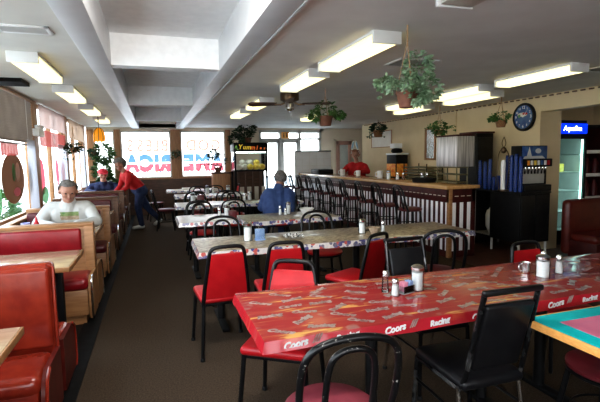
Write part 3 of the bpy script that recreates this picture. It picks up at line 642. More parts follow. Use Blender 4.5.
# ================================================================== BOOTHS (backs along X, aisle ends at X = -0.63)
BX0, BX1 = XL+0.06, -0.62
BL = BX1-BX0
def bench_unit(label, y, red=False, front=True, back=True, pad='crimson', wd='woodlite'):
    # origin under the shared back, local x from 0 (wall end) to BL (aisle end); -y side faces the camera
    t = thing('booth_bench', label, 'booth bench', (BX0, y, 0), 0, 'booth benches along the left windows')
    H = 0.93; wood = 'redvinyl' if red else wd; zs = -0.06 if red else 0.0
    m = M()
    if red:
        m.box((0, -0.055, 0.06), (BL, 0.055, H), 0.03, seg=3)
    else:
        m.box((0, -0.05, 0.06), (BL, 0.05, H-0.03), 0.006); m.box((-0.005, -0.065, H-0.035), (BL+0.012, 0.065, H), 0.008)
    m.build('back_frame', wood, t)
    m = M(); m.tube([(BL+0.004, -0.056, 0.08), (BL+0.004, -0.056, H-0.02), (BL-0.03, -0.056, H)], 0.009, 8) if red else m.box((BL-0.075, -0.07, 0.06), (BL+0.012, 0.07, H-0.03), 0.006)
    m.build('piping' if red else 'end_post', wood, t)
    sides = ([-1] if front else [])+([1] if back else [])
    for s in sides:
        m = M()
        if red: m.cbox((BL/2-0.005, s*0.060, 0.66), (BL-0.02, 0.05, 0.50), 0.024, seg=4)
        else: m.cbox((BL/2-0.045, s*0.072, 0.745), (BL-0.11, 0.055, 0.27), 0.024, seg=3)
        m.build('back_pad', 'redvinyl' if red else pad, t)
        m = M(); m.cbox((BL/2, s*0.265, 0.40+zs), (BL-0.02, 0.40, 0.12), 0.05, seg=4)
        if red: m.cbox((BL/2, s*0.27, 0.22), (BL-0.05, 0.37, 0.24), 0.02)
        m.build('seat', 'redvinyl' if red else pad, t)
        m = M(); m.box((0.02, s*0.06, 0.10), (BL-0.02, s*0.445, 0.345 if not red else 0.14), 0.008); m.box((0.04, s*0.06, 0.0), (BL-0.05, s*0.40, 0.10))
        m.build('seat_base', 'wooddark' if red else wd, t)
        # end board follows the seat's rounded outline
        y0, y1 = 0.05, 0.46
        prof = [(y0, 0.06), (y1-0.04, 0.06), (y1, 0.12), (y1, 0.34+zs), (y1-0.03, 0.42+zs), (y1-0.10, 0.465+zs), (y0, 0.465+zs)]
        m = M(); m.prism([(BL-0.012, s*a, z) for a, z in prof], (0.028, 0, 0)); m.build('end_board', 'redvinyl_dark' if red else wd, t)
        m = M(); m.tube([(BL+0.018, s*a, z) for a, z in prof[1:-1]], 0.010, 6); m.build('edge_trim', 'redvinyl' if red else 'chrome', t)
    return t
BY = [3.05, 4.92, 6.67, 8.30, 9.90, 11.50]
bench_unit('glossy orange-red vinyl booth bench, nearest to the camera', BY[0], True)
bench_unit('wood-framed booth bench with crimson pad, directly behind the nearest red booth', BY[1])
bench_unit('booth bench on which the man in the white sweatshirt sits', BY[2], pad='maroon')
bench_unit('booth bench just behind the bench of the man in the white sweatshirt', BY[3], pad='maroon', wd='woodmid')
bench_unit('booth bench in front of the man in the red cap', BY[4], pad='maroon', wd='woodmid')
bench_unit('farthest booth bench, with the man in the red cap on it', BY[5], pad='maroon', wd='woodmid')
def booth_table(y, label):
    t = thing('booth_table', label, 'table', (BX0, y, 0), 0, 'booth tables along the left windows')
    m = M().box((-0.05, -0.35, 0.705), (BL-0.035, 0.35, 0.742), 0.006); m.build('tabletop', 'tabletan', t)
    m = M()
    for lo, hi in (((-0.05, -0.357, 0.70), (BL-0.026, -0.347, 0.738)), ((-0.05, 0.347, 0.70), (BL-0.026, 0.357, 0.738)), ((BL-0.036, -0.357, 0.70), (BL-0.026, 0.357, 0.738))): m.box(lo, hi, 0.003)
    m.build('edge_band', 'woodlite', t)
    for x in (0.25, BL-0.18):
        M().box((x-0.035, -0.035, 0.03), (x+0.035, 0.035, 0.705), 0.006).build('leg', 'black', t)
        M().box((x-0.04, -0.28, 0.0), (x+0.04, 0.28, 0.035), 0.012).build('foot', 'black', t)
TY = [2.09, 4.08, 5.80, 7.48, 9.10, 10.72]
for y, l in zip(TY, ('booth table in front of the nearest red booth, cut by the left edge', 'booth table between the red vinyl bench and the crimson padded bench', 'booth table at which the man in the white sweatshirt leans', 'booth table behind the man in the white sweatshirt', 'booth table before the bench facing the red-capped man', 'booth table at which the waitress serves the red-capped man')): booth_table(y, l)

# ================================================================== DINING TABLES AND CLOTHS
def dining_table(x0, x1, y0, y1, label, h=0.752, lx=None):
    t = thing('dining_table', label, 'table', ((x0+x1)/2, (y0+y1)/2, 0), 0, 'dining tables in the middle of the room'); a, c = (x1-x0)/2, (y1-y0)/2
    M().box((-a+0.006, -c+0.006, h-0.032), (a-0.006, c-0.006, h), 0.004).build('tabletop', 'tabletan', t)
    for sx in (-1, 1):
        x = sx*(a-0.22) if lx is None else lx[(sx+1)//2]
        M().tube([(x, 0, 0.03), (x, 0, h-0.03)], 0.035, 12).build('leg', 'darkgrey', t)
        M().box((x-0.035, -c+0.06, 0), (x+0.035, c-0.06, 0.035), 0.012).build('foot', 'black', t)
        M().box((x-0.03, -c+0.08, h-0.055), (x+0.03, c-0.08, h-0.032)).build('bracket', 'black', t)
def cloth(x0, x1, y0, y1, label, mat, h=0.752, drop=0.048, extra=None, name='tablecloth', cut=0.004):
    m = M(); a, c = (x1-x0)/2, (y1-y0)/2; r = 0.008; t = 0.0045; n = 3
    rings = []
    for inset, z in ((-0.012, h-drop), (-0.004, h-drop*0.5), (0, h-0.006), (0.003, h+t-0.0015), (0.010, h+t)):
        k = 14; ring = []
        pts = [(-a+inset, -c+inset), (a-inset, -c+inset), (a-inset, c-inset), (-a+inset, c-inset)]
        for i in range(4):
            p, q = Vector((*pts[i], z)), Vector((*pts[(i+1) % 4], z))
            for j in range(k):
                v = p.lerp(q, j/k)
                if z < h-0.01: v.z += 0.004*math.sin(j*1.7+i)
                ring.append(v)
        rings.append(ring)
    L = len(rings[0])
    m.add([v for r_ in rings for v in r_], [(i*L+j, i*L+(j+1) % L, (i+1)*L+(j+1) % L, (i+1)*L+j) for i in range(len(rings)-1) for j in range(L)]+[tuple(range((len(rings)-1)*L, len(rings)*L))])
    mats = [mat]
    if extra: mats += extra(m, a, c, h+t)
    o = m.build(name, mats, None, ((x0+x1)/2, (y0+y1)/2, 0), fixn=True)
    return tag(o, label, 'tablecloth')
# nearest long table: red printed vinyl with lettering
def red_print(m, a, c, top):
    random.seed(4); xx = -a+0.14; k = 0
    while xx < a-0.1:
        T = Matrix.Translation((xx, -c-0.0065, top-0.029)) @ Matrix.Rotation(PI/2-0.10, 4, 'X') @ Matrix.Rotation(0.12, 4, 'Z')
        m.text('Racing' if k % 2 else 'Coors', 0.044, T, 1, 0.0008, 0.3, 0.0022)
        if k % 2 == 0: m.text('///', 0.044, T @ Matrix.Translation((0.10, 0.0, 0)), 2, 0.0006, 0.5, 0.002)
        xx += 0.25; k += 1
    y = -c+0.09; row = 0
    while y < c-0.05:
        xx = -a+0.10+(row % 2)*0.14
        while xx < a-0.08:
            T = Matrix.Translation((xx, y, top+0.0006)) @ Matrix.Rotation(random.choice((0.35, -0.6, 0.1, 0.7, 2.9, -0.2)), 4, 'Z')
            m.text(('Racing', 'Coors')[(k+row) % 2], 0.050, T, 2, 0.0003, 0.3, 0.004); k += 1; xx += random.uniform(0.17, 0.26)
        y += 0.105; row += 1
    return ['letterwhite', 'greypic']
for i, (a, c_, l) in enumerate(((0.42, 2.14, 'dining table under the left half of the red printed cloth'), (2.15, 3.87, 'dining table under the right half of the red printed cloth'))): dining_table(a, c_, 1.80, 2.54, l, lx=(-0.15, 0.62) if i == 0 else None)
cloth(0.42, 3.87, 1.80, 2.54, 'glossy red printed vinyl cloth on the nearest long table', 'clothred', extra=red_print)
for a, c_, l in ((0.335, 1.75, 'dining table under the left half of the second cloth, behind red chairs'), (1.76, 3.18, 'dining table under the right half of the second cloth, towards the bar')): dining_table(a, c_, 3.78, 4.50, l)
cloth(0.335, 3.18, 3.78, 4.50, 'tan printed vinyl cloth with blue and red border on the second table row', 'clothtan')
dining_table(0.275, 1.03, 5.66, 6.44, 'small square dining table under the glare-paled cloth, third row left'); cloth(0.275, 1.03, 5.66, 6.44, 'shiny printed cloth paled by painted glare on the small square table, third row left', 'clothglare')
dining_table(1.06, 2.36, 5.40, 6.16, 'dining table in front of the man in blue'); cloth(1.06, 2.36, 5.40, 6.16, 'tan printed vinyl cloth on the table in front of the man in blue', 'clothtan')
dining_table(0.34, 1.45, 7.66, 8.42, 'dining table of the fourth row, left half'); cloth(0.34, 1.45, 7.66, 8.42, 'printed cloth paled by painted glare on the fourth-row table, left of the man in blue', 'clothglare')
dining_table(1.48, 2.60, 7.66, 8.42, 'dining table at which the man in blue sits'); cloth(1.48, 2.60, 7.66, 8.42, 'tan printed cloth on the table at which the man in blue sits', 'clothtan')
dining_table(0.42, 2.0, 9.75, 10.5, 'dining table of the fifth row, before the lettered windows'); cloth(0.42, 2.0, 9.75, 10.5, 'printed cloth paled by painted glare on the fifth-row table before the lettered windows', 'clothglare')
dining_table(0.30, 1.65, 11.6, 12.35, 'farthest dining table, nearest the lettered windows'); cloth(0.30, 1.65, 11.6, 12.35, 'printed cloth paled by painted glare on the farthest table, nearest the lettered windows', 'clothglare')
# turquoise table at the right edge
t = thing('dining_table', 'turquoise-topped table with pink centre and oak edge, front right corner', 'table', (1.675, 1.63, 0))
M().box((0.012, -0.80, 0.725), (0.74, -0.012, 0.762), 0.003).build('tabletop', 'turq', t)
M().box((0.10, -0.70, 0.7615), (0.64, -0.11, 0.7632)).build('centre_inlay', 'pink', t)
m = M()
for lo, hi in (((0, -0.812, 0.722), (0.752, -0.80, 0.761)), ((0, -0.012, 0.722), (0.752, 0, 0.761)), ((0, -0.80, 0.722), (0.012, -0.012, 0.761)), ((0.74, -0.80, 0.722), (0.752, -0.012, 0.761))): m.box(lo, hi, 0.004)
m.build('edge_band', 'oak', t)
M().tube([(0.376, -0.5, 0.03), (0.376, -0.5, 0.725)], 0.035, 12).build('leg', 'black', t)
M().box((0.1, -0.535, 0), (0.65, -0.465, 0.035), 0.012).build('foot', 'black', t); M().box((0.34, -0.75, 0), (0.41, -0.2, 0.034), 0.012).build('foot', 'black', t)

# ================================================================== CHAIRS (origin under the seat, sitter faces +y)
def arc(w, z0, z1, y0, y1, n=14, wt=None, square=2.0):
    wt = wt or w; P = []
    for i in range(n+1):
        a = PI*i/n; ca, sa = math.cos(a), math.sin(a)
        x = -math.copysign(abs(ca)**(2/square), ca); z = abs(sa)**(2/square)
        k = z; P.append((x*(w*(1-k)+wt*k) if square <= 2 else x*(w+(wt-w)*k), y0+(y1-y0)*k, z0+(z1-z0)*k))
    return P
def legs4(t, mat, fr=0.19, re=0.19, yf=0.17, yr=-0.19, z=0.43, r=0.0145, sp=0.02, foot=True):
    for sx in (-1, 1):
        for y, w, s in ((yf, fr, 1), (yr, re, -1)):
            l = M().tube([(sx*(w-0.01), y, z), (sx*(w+sp), y+s*(sp+0.02), 0.012)], r, 8).build('leg', mat, t)
            if foot: M().lathe([(0.0, 0), (r*1.3, 0), (r*1.3, 0.02), (r, 0.025)], (sx*(w+sp), y+s*(sp+0.02), 0), 8).build('rubber_foot', 'black', l)
def red_chair(name='stacking_chair'):
    t = thing(name, 'x', 'chair')
    m = M(); m.cbox((0, 0.0, 0.458), (0.40, 0.40, 0.055), 0.026, seg=4); m.build('seat', 'chairred', t)
    m = M(); m.tube([(-0.185, -0.175, 0.42), (-0.185, 0.17, 0.42), (0.185, 0.17, 0.42), (0.185, -0.175, 0.42)], 0.011, 8, closed=True); m.build('seat_frame', 'blackpaint', t)
    P = [(-0.185, -0.19, 0.42), (-0.172, -0.205, 0.55), (-0.150, -0.235, 0.72), (-0.135, -0.252, 0.83), (-0.118, -0.258, 0.868), (-0.08, -0.26, 0.882), (0, -0.26, 0.885)]
    P = P+[(-x, y, z) for x, y, z in P[-2::-1]]
    M().tube(P, 0.0155, 10, sub=3).build('back_frame', 'blackpaint', t)
    Q = [(-0.175, -0.19, 0.47), (0.175, -0.19, 0.47), (0.167, -0.208, 0.56), (0.147, -0.238, 0.73), (0.136, -0.25, 0.80), (0.125, -0.252, 0.825), (-0.125, -0.252, 0.825), (-0.136, -0.25, 0.80), (-0.147, -0.238, 0.73), (-0.167, -0.208, 0.56)]
    m = M(); d = Vector((0, 0.022, 0.004)); lo = [Vector(q)-Vector((0, 0.006, 0)) for q in Q]
    rows = [(0, 1), (9, 2), (8, 3), (7, 4), (6, 5)]
    vs = []
    for l_, r_ in rows:
        for k in range(5): vs.append(lo[l_].lerp(lo[r_], k/4)+Vector((0, -0.004*math.sin(PI*k/4), 0)))
    b = len(vs); vs += [v+d for v in vs]
    fs = [(i*5+k, i*5+k+1, i*5+k+6, i*5+k+5) for i in range(4) for k in range(4)]; fs += [tuple(b+q for q in reversed(f)) for f in fs]
    edge = [0, 1, 2, 3, 4, 9, 14, 19, 24, 23, 22, 21, 20, 15, 10, 5]
    fs += [(edge[i], edge[(i+1) % 16], b+edge[(i+1) % 16], b+edge[i]) for i in range(16)]
    m.add(vs, fs); m.build('back_panel', 'chairred', t)
    legs4(t, 'blackpaint', sp=0.02)
    return t
def hoop_chair(seatmat='mauve', framemat='chipped', back_pad=None):
    t = thing('hoop_back_chair', 'x', 'chair')
    m = M(); m.lathe([(0.0, 0.425), (0.19, 0.425), (0.208, 0.438), (0.208, 0.455), (0.19, 0.47), (0.10, 0.478), (0.0, 0.48)], n=28); m.build('seat', seatmat, t)
    m = M(); m.tube([(0.198*math.cos(2*PI*k/24), 0.198*math.sin(2*PI*k/24), 0.42) for k in range(24)], 0.010, 6, closed=True); m.build('seat_frame', framemat, t)
    P = [(-0.18, -0.13, 0.42), (-0.195, -0.20, 0.56), (-0.198, -0.245, 0.72), (-0.18, -0.27, 0.82), (-0.12, -0.285, 0.872), (0, -0.29, 0.89)]
    P = P+[(-x, y, z) for x, y, z in P[-2::-1]]; M().tube(P, 0.0150, 10, sub=3).build('outer_hoop', framemat, t)
    P = [(-0.09, -0.165, 0.42), (-0.098, -0.215, 0.56), (-0.098, -0.25, 0.70), (-0.085, -0.272, 0.795), (-0.05, -0.283, 0.835), (0, -0.286, 0.845)]
    P = P+[(-x, y, z) for x, y, z in P[-2::-1]]; M().tube(P, 0.0135, 10, sub=3).build('inner_hoop', framemat, t)
    if back_pad: M().cbox((0, -0.235, 0.63), (0.26, 0.03, 0.20), 0.012, rot=(0.25, 0, 0)).build('back_pad', back_pad, t)
    for sx in (-1, 1):
        for y in (-0.13, 0.13):
            M().tube([(sx*0.13, y, 0.42), (sx*0.185, y*1.45, 0.0)], 0.0150, 8).build('leg', framemat, t)
    m = M(); m.tube([(0.175*math.cos(2*PI*k/24), 0.175*math.sin(2*PI*k/24), 0.20) for k in range(24)], 0.007, 6, closed=True); m.build('leg_ring', framemat, t)
    return t
def padded_chair():
    t = thing('padded_chair', 'x', 'chair')
    M().cbox((0, 0.0, 0.452), (0.37, 0.43, 0.06), 0.028, seg=4).build('seat', 'blackvinyl', t)
    m = M(); m.cbox((0, -0.245, 0.70), (0.275, 0.035, 0.36), 0.014, rot=(0.27, 0, 0), seg=3); m.build('back_pad', 'blackvinyl', t)
    for sx in (-1, 1):
        m = M(); m.tube([(sx*0.175, 0.20, 0.425), (sx*0.175, -0.18, 0.425), (sx*0.165, -0.205, 0.50), (sx*0.150, -0.305, 0.93)], 0.013, 8); m.build('side_frame', 'darkchrome', t)
    M().cbox((0, -0.312, 0.935), (0.33, 0.026, 0.028), 0.008).build('top_rail', 'blackpaint', t)
    for sx in (-1, 1):
        for y, y2 in ((0.19, 0.21), (-0.17, -0.235)):
            l = M().tube([(sx*0.178, y, 0.43), (sx*0.195, y2, 0.01)], 0.013, 8).build('leg', 'chrome' if y < 0 else 'darkchrome', t)
            M().lathe([(0.0, 0), (0.017, 0), (0.017, 0.02), (0.013, 0.025)], (sx*0.195, y2, 0), 8).build('rubber_foot', 'black', l)
    M().tube([(-0.18, 0.20, 0.30), (-0.185, -0.19, 0.30)], 0.008, 8).build('stretcher', 'blackpaint', t); M().tube([(0.18, 0.20, 0.30), (0.185, -0.19, 0.30)], 0.008, 8).build('stretcher', 'blackpaint', t)
    return t
GC = 'chairs around the dining tables'
rc = red_chair(); hc = hoop_chair(); pc = padded_chair(); hr = hoop_chair('chairred', 'blackpaint', None); hb = hoop_chair('maroon', 'blackpaint')
place(rc, (0.485, 3.58, 0), 0.08, 'red stacking chair with its back to us, leftmost at the second table row', GC)
place(rc, (0.985, 3.56, 0), -0.06, 'red stacking chair with its back to us, middle one at the second table row', GC)
place(rc, (1.70, 3.58, 0), 0.45, 'red stacking chair turned left, rightmost red back at the second table row', GC)
place(rc, (0.69, 2.46, 0), 2.55, 'red stacking chair with seat under the left end of the red cloth', GC)
place(rc, (2.82, 2.50, -0.045), PI, 'red stacking chair behind the sugar dispenser at the right of the red cloth', GC)
place(hc, (0.69, 1.71, 0), -0.06, 'chipped black hoop-back chair with mauve seat, closest to the camera', GC)
place(hb, (2.20, 1.57, 0), PI/2, 'hoop-back chair with maroon seat tucked under the turquoise table', GC)
place(pc, (1.53, 1.86, 0), -0.02, 'black padded chair with worn metal frame in front of the red cloth', GC)
place(pc, (1.74, 2.52, 0), PI, 'black padded chair on the far side of the red cloth, behind the salt shaker', GC)
place(hr, (0.72, 4.78, 0), PI, 'black hoop-back chair with red seat, far side of the second table, left', GC)
place(hr, (1.87, 4.76, 0), PI, 'black hoop-back chair with red seat, far side of the second table, right', GC)
place(hb, (2.52, 3.52, 0), -0.35, 'black hoop-back chair at the right end of the second table, before the bar', GC)
place(hr, (0.68, 6.72, 0), PI+0.1, 'hoop-back chair behind the small square table of the third row', GC)
place(hb, (0.66, 7.45, 0), 0.0, 'black hoop-back chair facing the fourth-row table, left', GC)
place(hr, (1.22, 7.42, 0), 0.0, 'hoop-back chair with red seat facing the fourth-row table, nearest the man in blue', GC)
place(hr, (1.98, 7.16, 0), PI*0.5, 'black hoop-back chair on which the man in blue sits', GC)
place(hr, (0.75, 8.72, 0), PI, 'hoop-back chair with red seat on the far side of the fourth-row table, left', GC)
place(hr, (1.50, 8.72, 0), PI, 'hoop-back chair on the far side of the fourth-row table, right', GC)
place(hb, (0.80, 9.52, 0), 0.0, 'hoop-back chair on the near side of the fifth-row table, left', GC)
place(hr, (1.42, 9.50, 0), 0.0, 'hoop-back chair on the near side of the fifth-row table, right', GC)
place(hb, (1.0, 10.82, 0), PI, 'dark hoop-back chair on the far side of the fifth-row table', GC)
place(hb, (0.22, 10.15, 0), -PI/2-0.1, 'dark hoop-back chair with maroon seat at the aisle end of the fifth-row table', GC)
place(hb, (0.02, 11.85, 0), -PI/2+0.2, 'dark hoop-back chair with maroon seat at the aisle end of the farthest table', GC)
place(hb, (1.45, 11.42, 0), 0.0, 'dark hoop-back chair on the near side of the farthest table', GC)
place(rc, (1.88, 11.64, 0), PI/2, 'dark red chair at the window end of the farthest table', GC)

# ================================================================== BAR
CX0, CX1, CY0, CY1 = 4.17, 4.64, 5.52, 12.45
t = thing('bar_counter', 'long bar counter with wooden top and maroon and white striped front', 'counter', (0, 0, 0))
M().box((CX0+0.02, CY0+0.02, 0.0), (CX1-0.02, CY1, 1.045)).build('body', 'wooddark', t)
M().box((CX0-0.09, CY0-0.06, 1.045), (CX1+0.04, CY1+0.02, 1.10), 0.012).build('countertop', 'bartop', t)
m = M(); y = CY0+0.03; k = 0
while y < CY1-0.06:
    m.box((CX0+0.002, y, 0.10), (CX0+0.02, y+0.062, 0.84), 0.003, k % 2); y += 0.0625; k += 1
m.box((CX0-0.008, CY0, 0.84), (CX0+0.02, CY1, 1.045), 0.004, 1); m.box((CX0-0.004, CY0, 0.0), (CX0+0.02, CY1, 0.10), 0.004, 1)
y = CY0+0.08
while y < CY1-0.1: m.box((CX0-0.012, y, 0.93), (CX0-0.008, y+0.07, 0.942), 0, 2); y += 0.115
m.build('striped_front', ['whiteboard', 'maroonboard', 'paper2'], t)
m = M(); m.box((CX0-0.008, CY0-0.008, 0.0), (CX0+0.055, CY0+0.05, 1.045), 0.004); m.build('corner_post', 'woodlite', t)
m = M(); x = CX0+0.06; k = 0
while x < CX1-0.05: m.box((x, CY0+0.002, 0.10), (x+0.066, CY0+0.02, 0.84), 0.003, k % 2); x += 0.0665; k += 1
m.box((CX0+0.05, CY0-0.008, 0.84), (CX1, CY0+0.02, 1.045), 0.004, 1); m.box((CX0+0.05, CY0-0.004, 0.0), (CX1, CY0+0.02, 0.10), 0.004, 1); m.box((CX1-0.07, CY0-0.008, 0), (CX1, CY0+0.02, 1.045), 0.004, 1)
for x in (CX0+0.09, CX0+0.20, CX0+0.31): m.box((x, CY0-0.012, 0.93), (x+0.07, CY0-0.008, 0.942), 0, 2)
m.build('striped_end', ['whiteboard', 'maroonboard', 'paper2'], t)
def bar_stool():
    t = thing('bar_stool', 'x', 'bar stool')
    M().lathe([(0.0, 0.70), (0.165, 0.70), (0.182, 0.715), (0.182, 0.735), (0.165, 0.75), (0.0, 0.757)], n=24).build('seat', 'maroon', t)
    for sx in (-1, 1):
        for sy in (-1, 1): M().tube([(sx*0.11, sy*0.11, 0.70), (sx*0.175, sy*0.175, 0.0)], 0.0155, 8).build('leg', 'blackpaint', t)
    for z, r in ((0.28, 0.205), (0.50, 0.175)):
        m = M(); m.tube([(r*math.cos(2*PI*k/24), r*math.sin(2*PI*k/24), z) for k in range(24)], 0.008, 6, closed=True); m.build('foot_ring', 'blackpaint', t)
    P = [(-0.155, -0.11, 0.70), (-0.165, -0.17, 0.82), (-0.16, -0.20, 0.96), (-0.12, -0.225, 1.06), (0, -0.235, 1.10)]
    P = P+[(-x, y, z) for x, y, z in P[-2::-1]]; M().tube(P, 0.0155, 8, sub=3).build('outer_hoop', 'blackpaint', t)
    P = [(-0.08, -0.14, 0.70), (-0.088, -0.18, 0.82), (-0.085, -0.207, 0.95), (-0.06, -0.228, 1.03), (0, -0.232, 1.06)]
    P = P+[(-x, y, z) for x, y, z in P[-2::-1]]; M().tube(P, 0.0135, 8, sub=3).build('inner_hoop', 'blackpaint', t)
    return t
st = bar_stool(); ordn = ['first', 'second', 'third', 'fourth', 'fifth', 'sixth', 'seventh', 'eighth', 'ninth', 'tenth']
for i in range(10):
    place(st, (3.76+random.uniform(-0.02, 0.02), 5.95+0.70*i, 0), -PI/2+random.uniform(-0.15, 0.15), 'black hoop-back bar stool with maroon seat, %s from the near end of the bar' % ordn[i], 'bar stools along the counter')

# partition board at the far end of the bar
t = thing('partition_board', 'cream tiled low partition board with dark top edge, beyond the bar', 'partition', (4.62, 12.62, 0))
m = M(); m.box((-0.60, -0.02, 0.0), (0.56, 0.02, 1.72), 0.004)
for i in range(5): m.box((-0.6+0.232*i, -0.023, 0.0), (-0.597+0.232*i, -0.019, 1.72), 0, 1)
for i in range(7): m.box((-0.6, -0.023, 0.5+0.2*i), (0.56, -0.019, 0.503+0.2*i), 0, 1)
m.build('board', ['whiteplastic', 'paper2'], t); M().box((-0.61, -0.03, 1.72), (0.57, 0.03, 1.75), 0.004).build('top_edge', 'darkgrey', t)

# ================================================================== BACK COUNTER, CABINETS, MACHINES
t = thing('back_counter', 'dark back counter along the tan wall behind the bar', 'counter', (5.52, 8.9, 0))
M().box((-0.27, -1.9, 0.0), (0.26, 2.6, 0.88), 0.006).build('body', 'wooddark', t); M().box((-0.30, -1.93, 0.88), (0.265, 2.63, 0.92), 0.008).build('countertop', 'tabletan', t)
for i in range(4): d = M().box((-0.285, -1.85+i*1.1, 0.1), (-0.268, -0.85+i*1.1, 0.82), 0.006).build('door', 'wood', t); M().tube([(-0.31, -1.75+i*1.1, 0.6), (-0.31, -1.75+i*1.1, 0.72)], 0.008, 6).build('handle', 'chrome', d)
# stainless box on a rack
t = thing('stainless_cabinet', 'large stainless steel cabinet on a dark rack at the end of the bar', 'food warmer', (4.40, 5.66, 1.10))
M().box((0.0, 0.0, 0.27), (0.33, 0.52, 0.74), 0.012).build('cabinet_shell', 'steel', t)
M().box((-0.008, -0.008, 0.74), (0.34, 0.53, 0.762), 0.008).build('top_cover', 'maroonboard', t)
m = M()
for z in (0.03, 0.15, 0.26): m.box((0.0, 0.0, z-0.008), (0.22, 0.52, z+0.008), 0.003)
for x in (0.015, 0.21):
    for y in (0.015, 0.50): m.tube([(x, y, 0), (x, y, 0.27)], 0.010, 8)
m.build('rack', 'kraft', t)
o = M(); o.lathe([(0.0, 0), (0.19, 0), (0.215, 0.075), (0.207, 0.075), (0.185, 0.010), (0, 0.010)], n=28); o = o.build('serving_tray', 'black', None, (4.36, 6.45, 1.10)); tag(o, 'low dark round pan left of the stainless cabinet on the bar', 'pan')
t = thing('tall_cabinet', 'tall black cabinet standing behind the stainless cabinet', 'cabinet', (5.45, 6.54, 0))
M().box((-0.13, -0.22, 0.0), (0.22, 0.22, 1.92), 0.01).build('body', 'black', t); M().box((-0.12, -0.232, 0.1), (0.20, -0.215, 1.85), 0.006).build('door', 'darkgrey', t); M().box((-0.14, -0.24, 1.92), (0.235, 0.235, 1.95), 0.006).build('top_cover', 'maroonboard', t)
# soda cabinet
t = thing('drinks_cabinet', 'black drinks cabinet on metal legs beneath the soda fountain', 'cabinet', (5.19, 5.20, 0))
M().box((0.0, 0.0, 0.20), (0.58, 0.62, 0.95), 0.006).build('body', 'black', t)
M().box((-0.01, -0.012, 0.95), (0.59, 1.06, 0.975), 0.005).build('worktop', 'darkgrey', t)
for x, y in ((0.03, 0.03), (0.55, 0.03), (0.03, 0.60), (0.55, 0.60), (0.03, 1.02), (0.55, 1.02)): M().tube([(x, y, 0), (x, y, 0.95)], 0.019, 8).build('leg', 'alu', t)
M().box((0.02, 0.64, 0.22), (0.56, 1.04, 0.235), 0.003).build('shelf', 'steel', t)
for x0 in (0.02, 0.30): d = M().box((x0, -0.012, 0.24), (x0+0.26, 0.004, 0.92), 0.005).build('door', 'darkgrey', t); M().tube([(x0+0.23, -0.03, 0.6), (x0+0.23, -0.03, 0.75)], 0.007, 6).build('handle', 'black', d)
bagl = ['white bag bundle on the shelf under the blue tumblers, left', 'white bag bundle on the shelf under the blue tumblers, right']
for i in range(2):
    m = M(); m.ell((0, 0, 0.22), (0.09, 0.10, 0.22), 14, 0, 0.10); tag(m.build('paper_bundle', 'white', None, (5.33+0.2*i, 5.94, 0.237)), bagl[i], 'paper bundle')
# soda fountain
t = thing('soda_fountain', 'soda fountain with picture panel and row of nozzles on the black cabinet', 'drinks dispenser', (5.575, 5.24, 0.975))
M().box((-0.26, 0.0, 0.0), (0.26, 0.30, 0.10), 0.008).build('base', 'darkgrey', t)
M().box((-0.26, 0.10, 0.10), (0.26, 0.30, 0.70), 0.010).build('tower', 'black', t)
M().box((-0.23, 0.085, 0.12), (0.20, 0.105, 0.36), 0.006).build('splash_panel', 'alu', t)
M().box((-0.26, 0.0, 0.38), (0.26, 0.12, 0.50), 0.010).build('nozzle_head', 'black', t)
for i in range(7):
    x = -0.21+0.065*i
    n_ = M(); n_.lathe([(0.016, 0), (0.020, -0.03), (0.012, -0.06)], (x, 0.05, 0.38), 10); n_ = n_.build('nozzle', 'chrome', t); M().box((x-0.012, 0.06, 0.27), (x+0.012, 0.07, 0.34), 0.003).build('lever', 'black', n_)
    M().box((x-0.024, -0.006, 0.405), (x+0.024, 0.002, 0.475), 0.003).build('flavour_badge', ['orangepic', 'white', 'yellowbag', 'white', 'clockblue', 'white', 'ketchup'][i], t)
m = M(); m.box((-0.24, 0.085, 0.50), (0.24, 0.10, 0.69), 0.004, 0); m.prism([(-0.17, 0.083, 0.52), (-0.06, 0.083, 0.52), (-0.115, 0.083, 0.68)], (0, -0.004, 0), 1); m.prism([(-0.24, 0.082, 0.502), (0.20, 0.082, 0.502), (0.14, 0.082, 0.545), (-0.2, 0.082, 0.54)], (0, -0.003, 0), 1); m.ell((0.06, 0.083, 0.62), (0.06, 0.004, 0.04), 10, 1)
m.build('picture_panel', ['clockblue', 'white'], t)
# blue tumbler stacks
cs = M(); prof = [(0.0, 0.0), (0.030, 0.0)]
for i in range(12): prof += [(0.034, 0.012+i*0.03), (0.039, 0.030+i*0.03), (0.035, 0.034+i*0.03)]
prof += [(0.030, 0.385), (0.0, 0.38)]
cs.lathe(prof, n=12)
proto = cs.build('tumbler_stack', 'blue'); tag(proto, 'x', 'stack of cups')
sp = [(5.25, 6.14, 1.25), (5.26, 6.03, 1.2), (5.27, 5.93, 1.3), (5.35, 6.05, 0.6), (5.37, 5.95, 0.55), (5.36, 5.84, 0.6), (5.27, 5.47, 1.45), (5.26, 5.37, 1.5), (5.35, 5.64, 1.45), (5.25, 5.82, 0.55), (5.33, 5.74, 0.55), (5.265, 5.28, 1.4)]
ln = ['leftmost tall stack of blue tumblers on the drinks cabinet', 'tall blue tumbler stack, second from the left', 'tall blue tumbler stack left of the wire stand', 'short blue tumbler stack at the left front', 'short blue tumbler stack beside the wire stand, rear', 'short blue tumbler stack directly before the wire stand', 'tall blue tumbler stack just right of the wire stand', 'tall blue tumbler stack, second right of the wire stand', 'tall blue tumbler stack at the rear beside the soda fountain', 'short blue tumbler stack at the front edge, left', 'short blue tumbler stack at the front edge, right', 'tall blue tumbler stack closest to the soda fountain']
for i, ((x, y, s), l) in enumerate(zip(sp, ln)):
    o = proto if i == 0 else proto.copy()
    if i: COL.objects.link(o)
    o.location = (x, y, 0.975); o.scale = (0.82, 0.82, s); o['label'] = l; o['group'] = 'blue tumbler stacks on the drinks cabinet'
t = thing('wire_stand', 'ornate dark wire stand among the blue tumblers', 'stand', (5.23, 5.60, 0.975))
t.scale = (1, 1, 1.28)
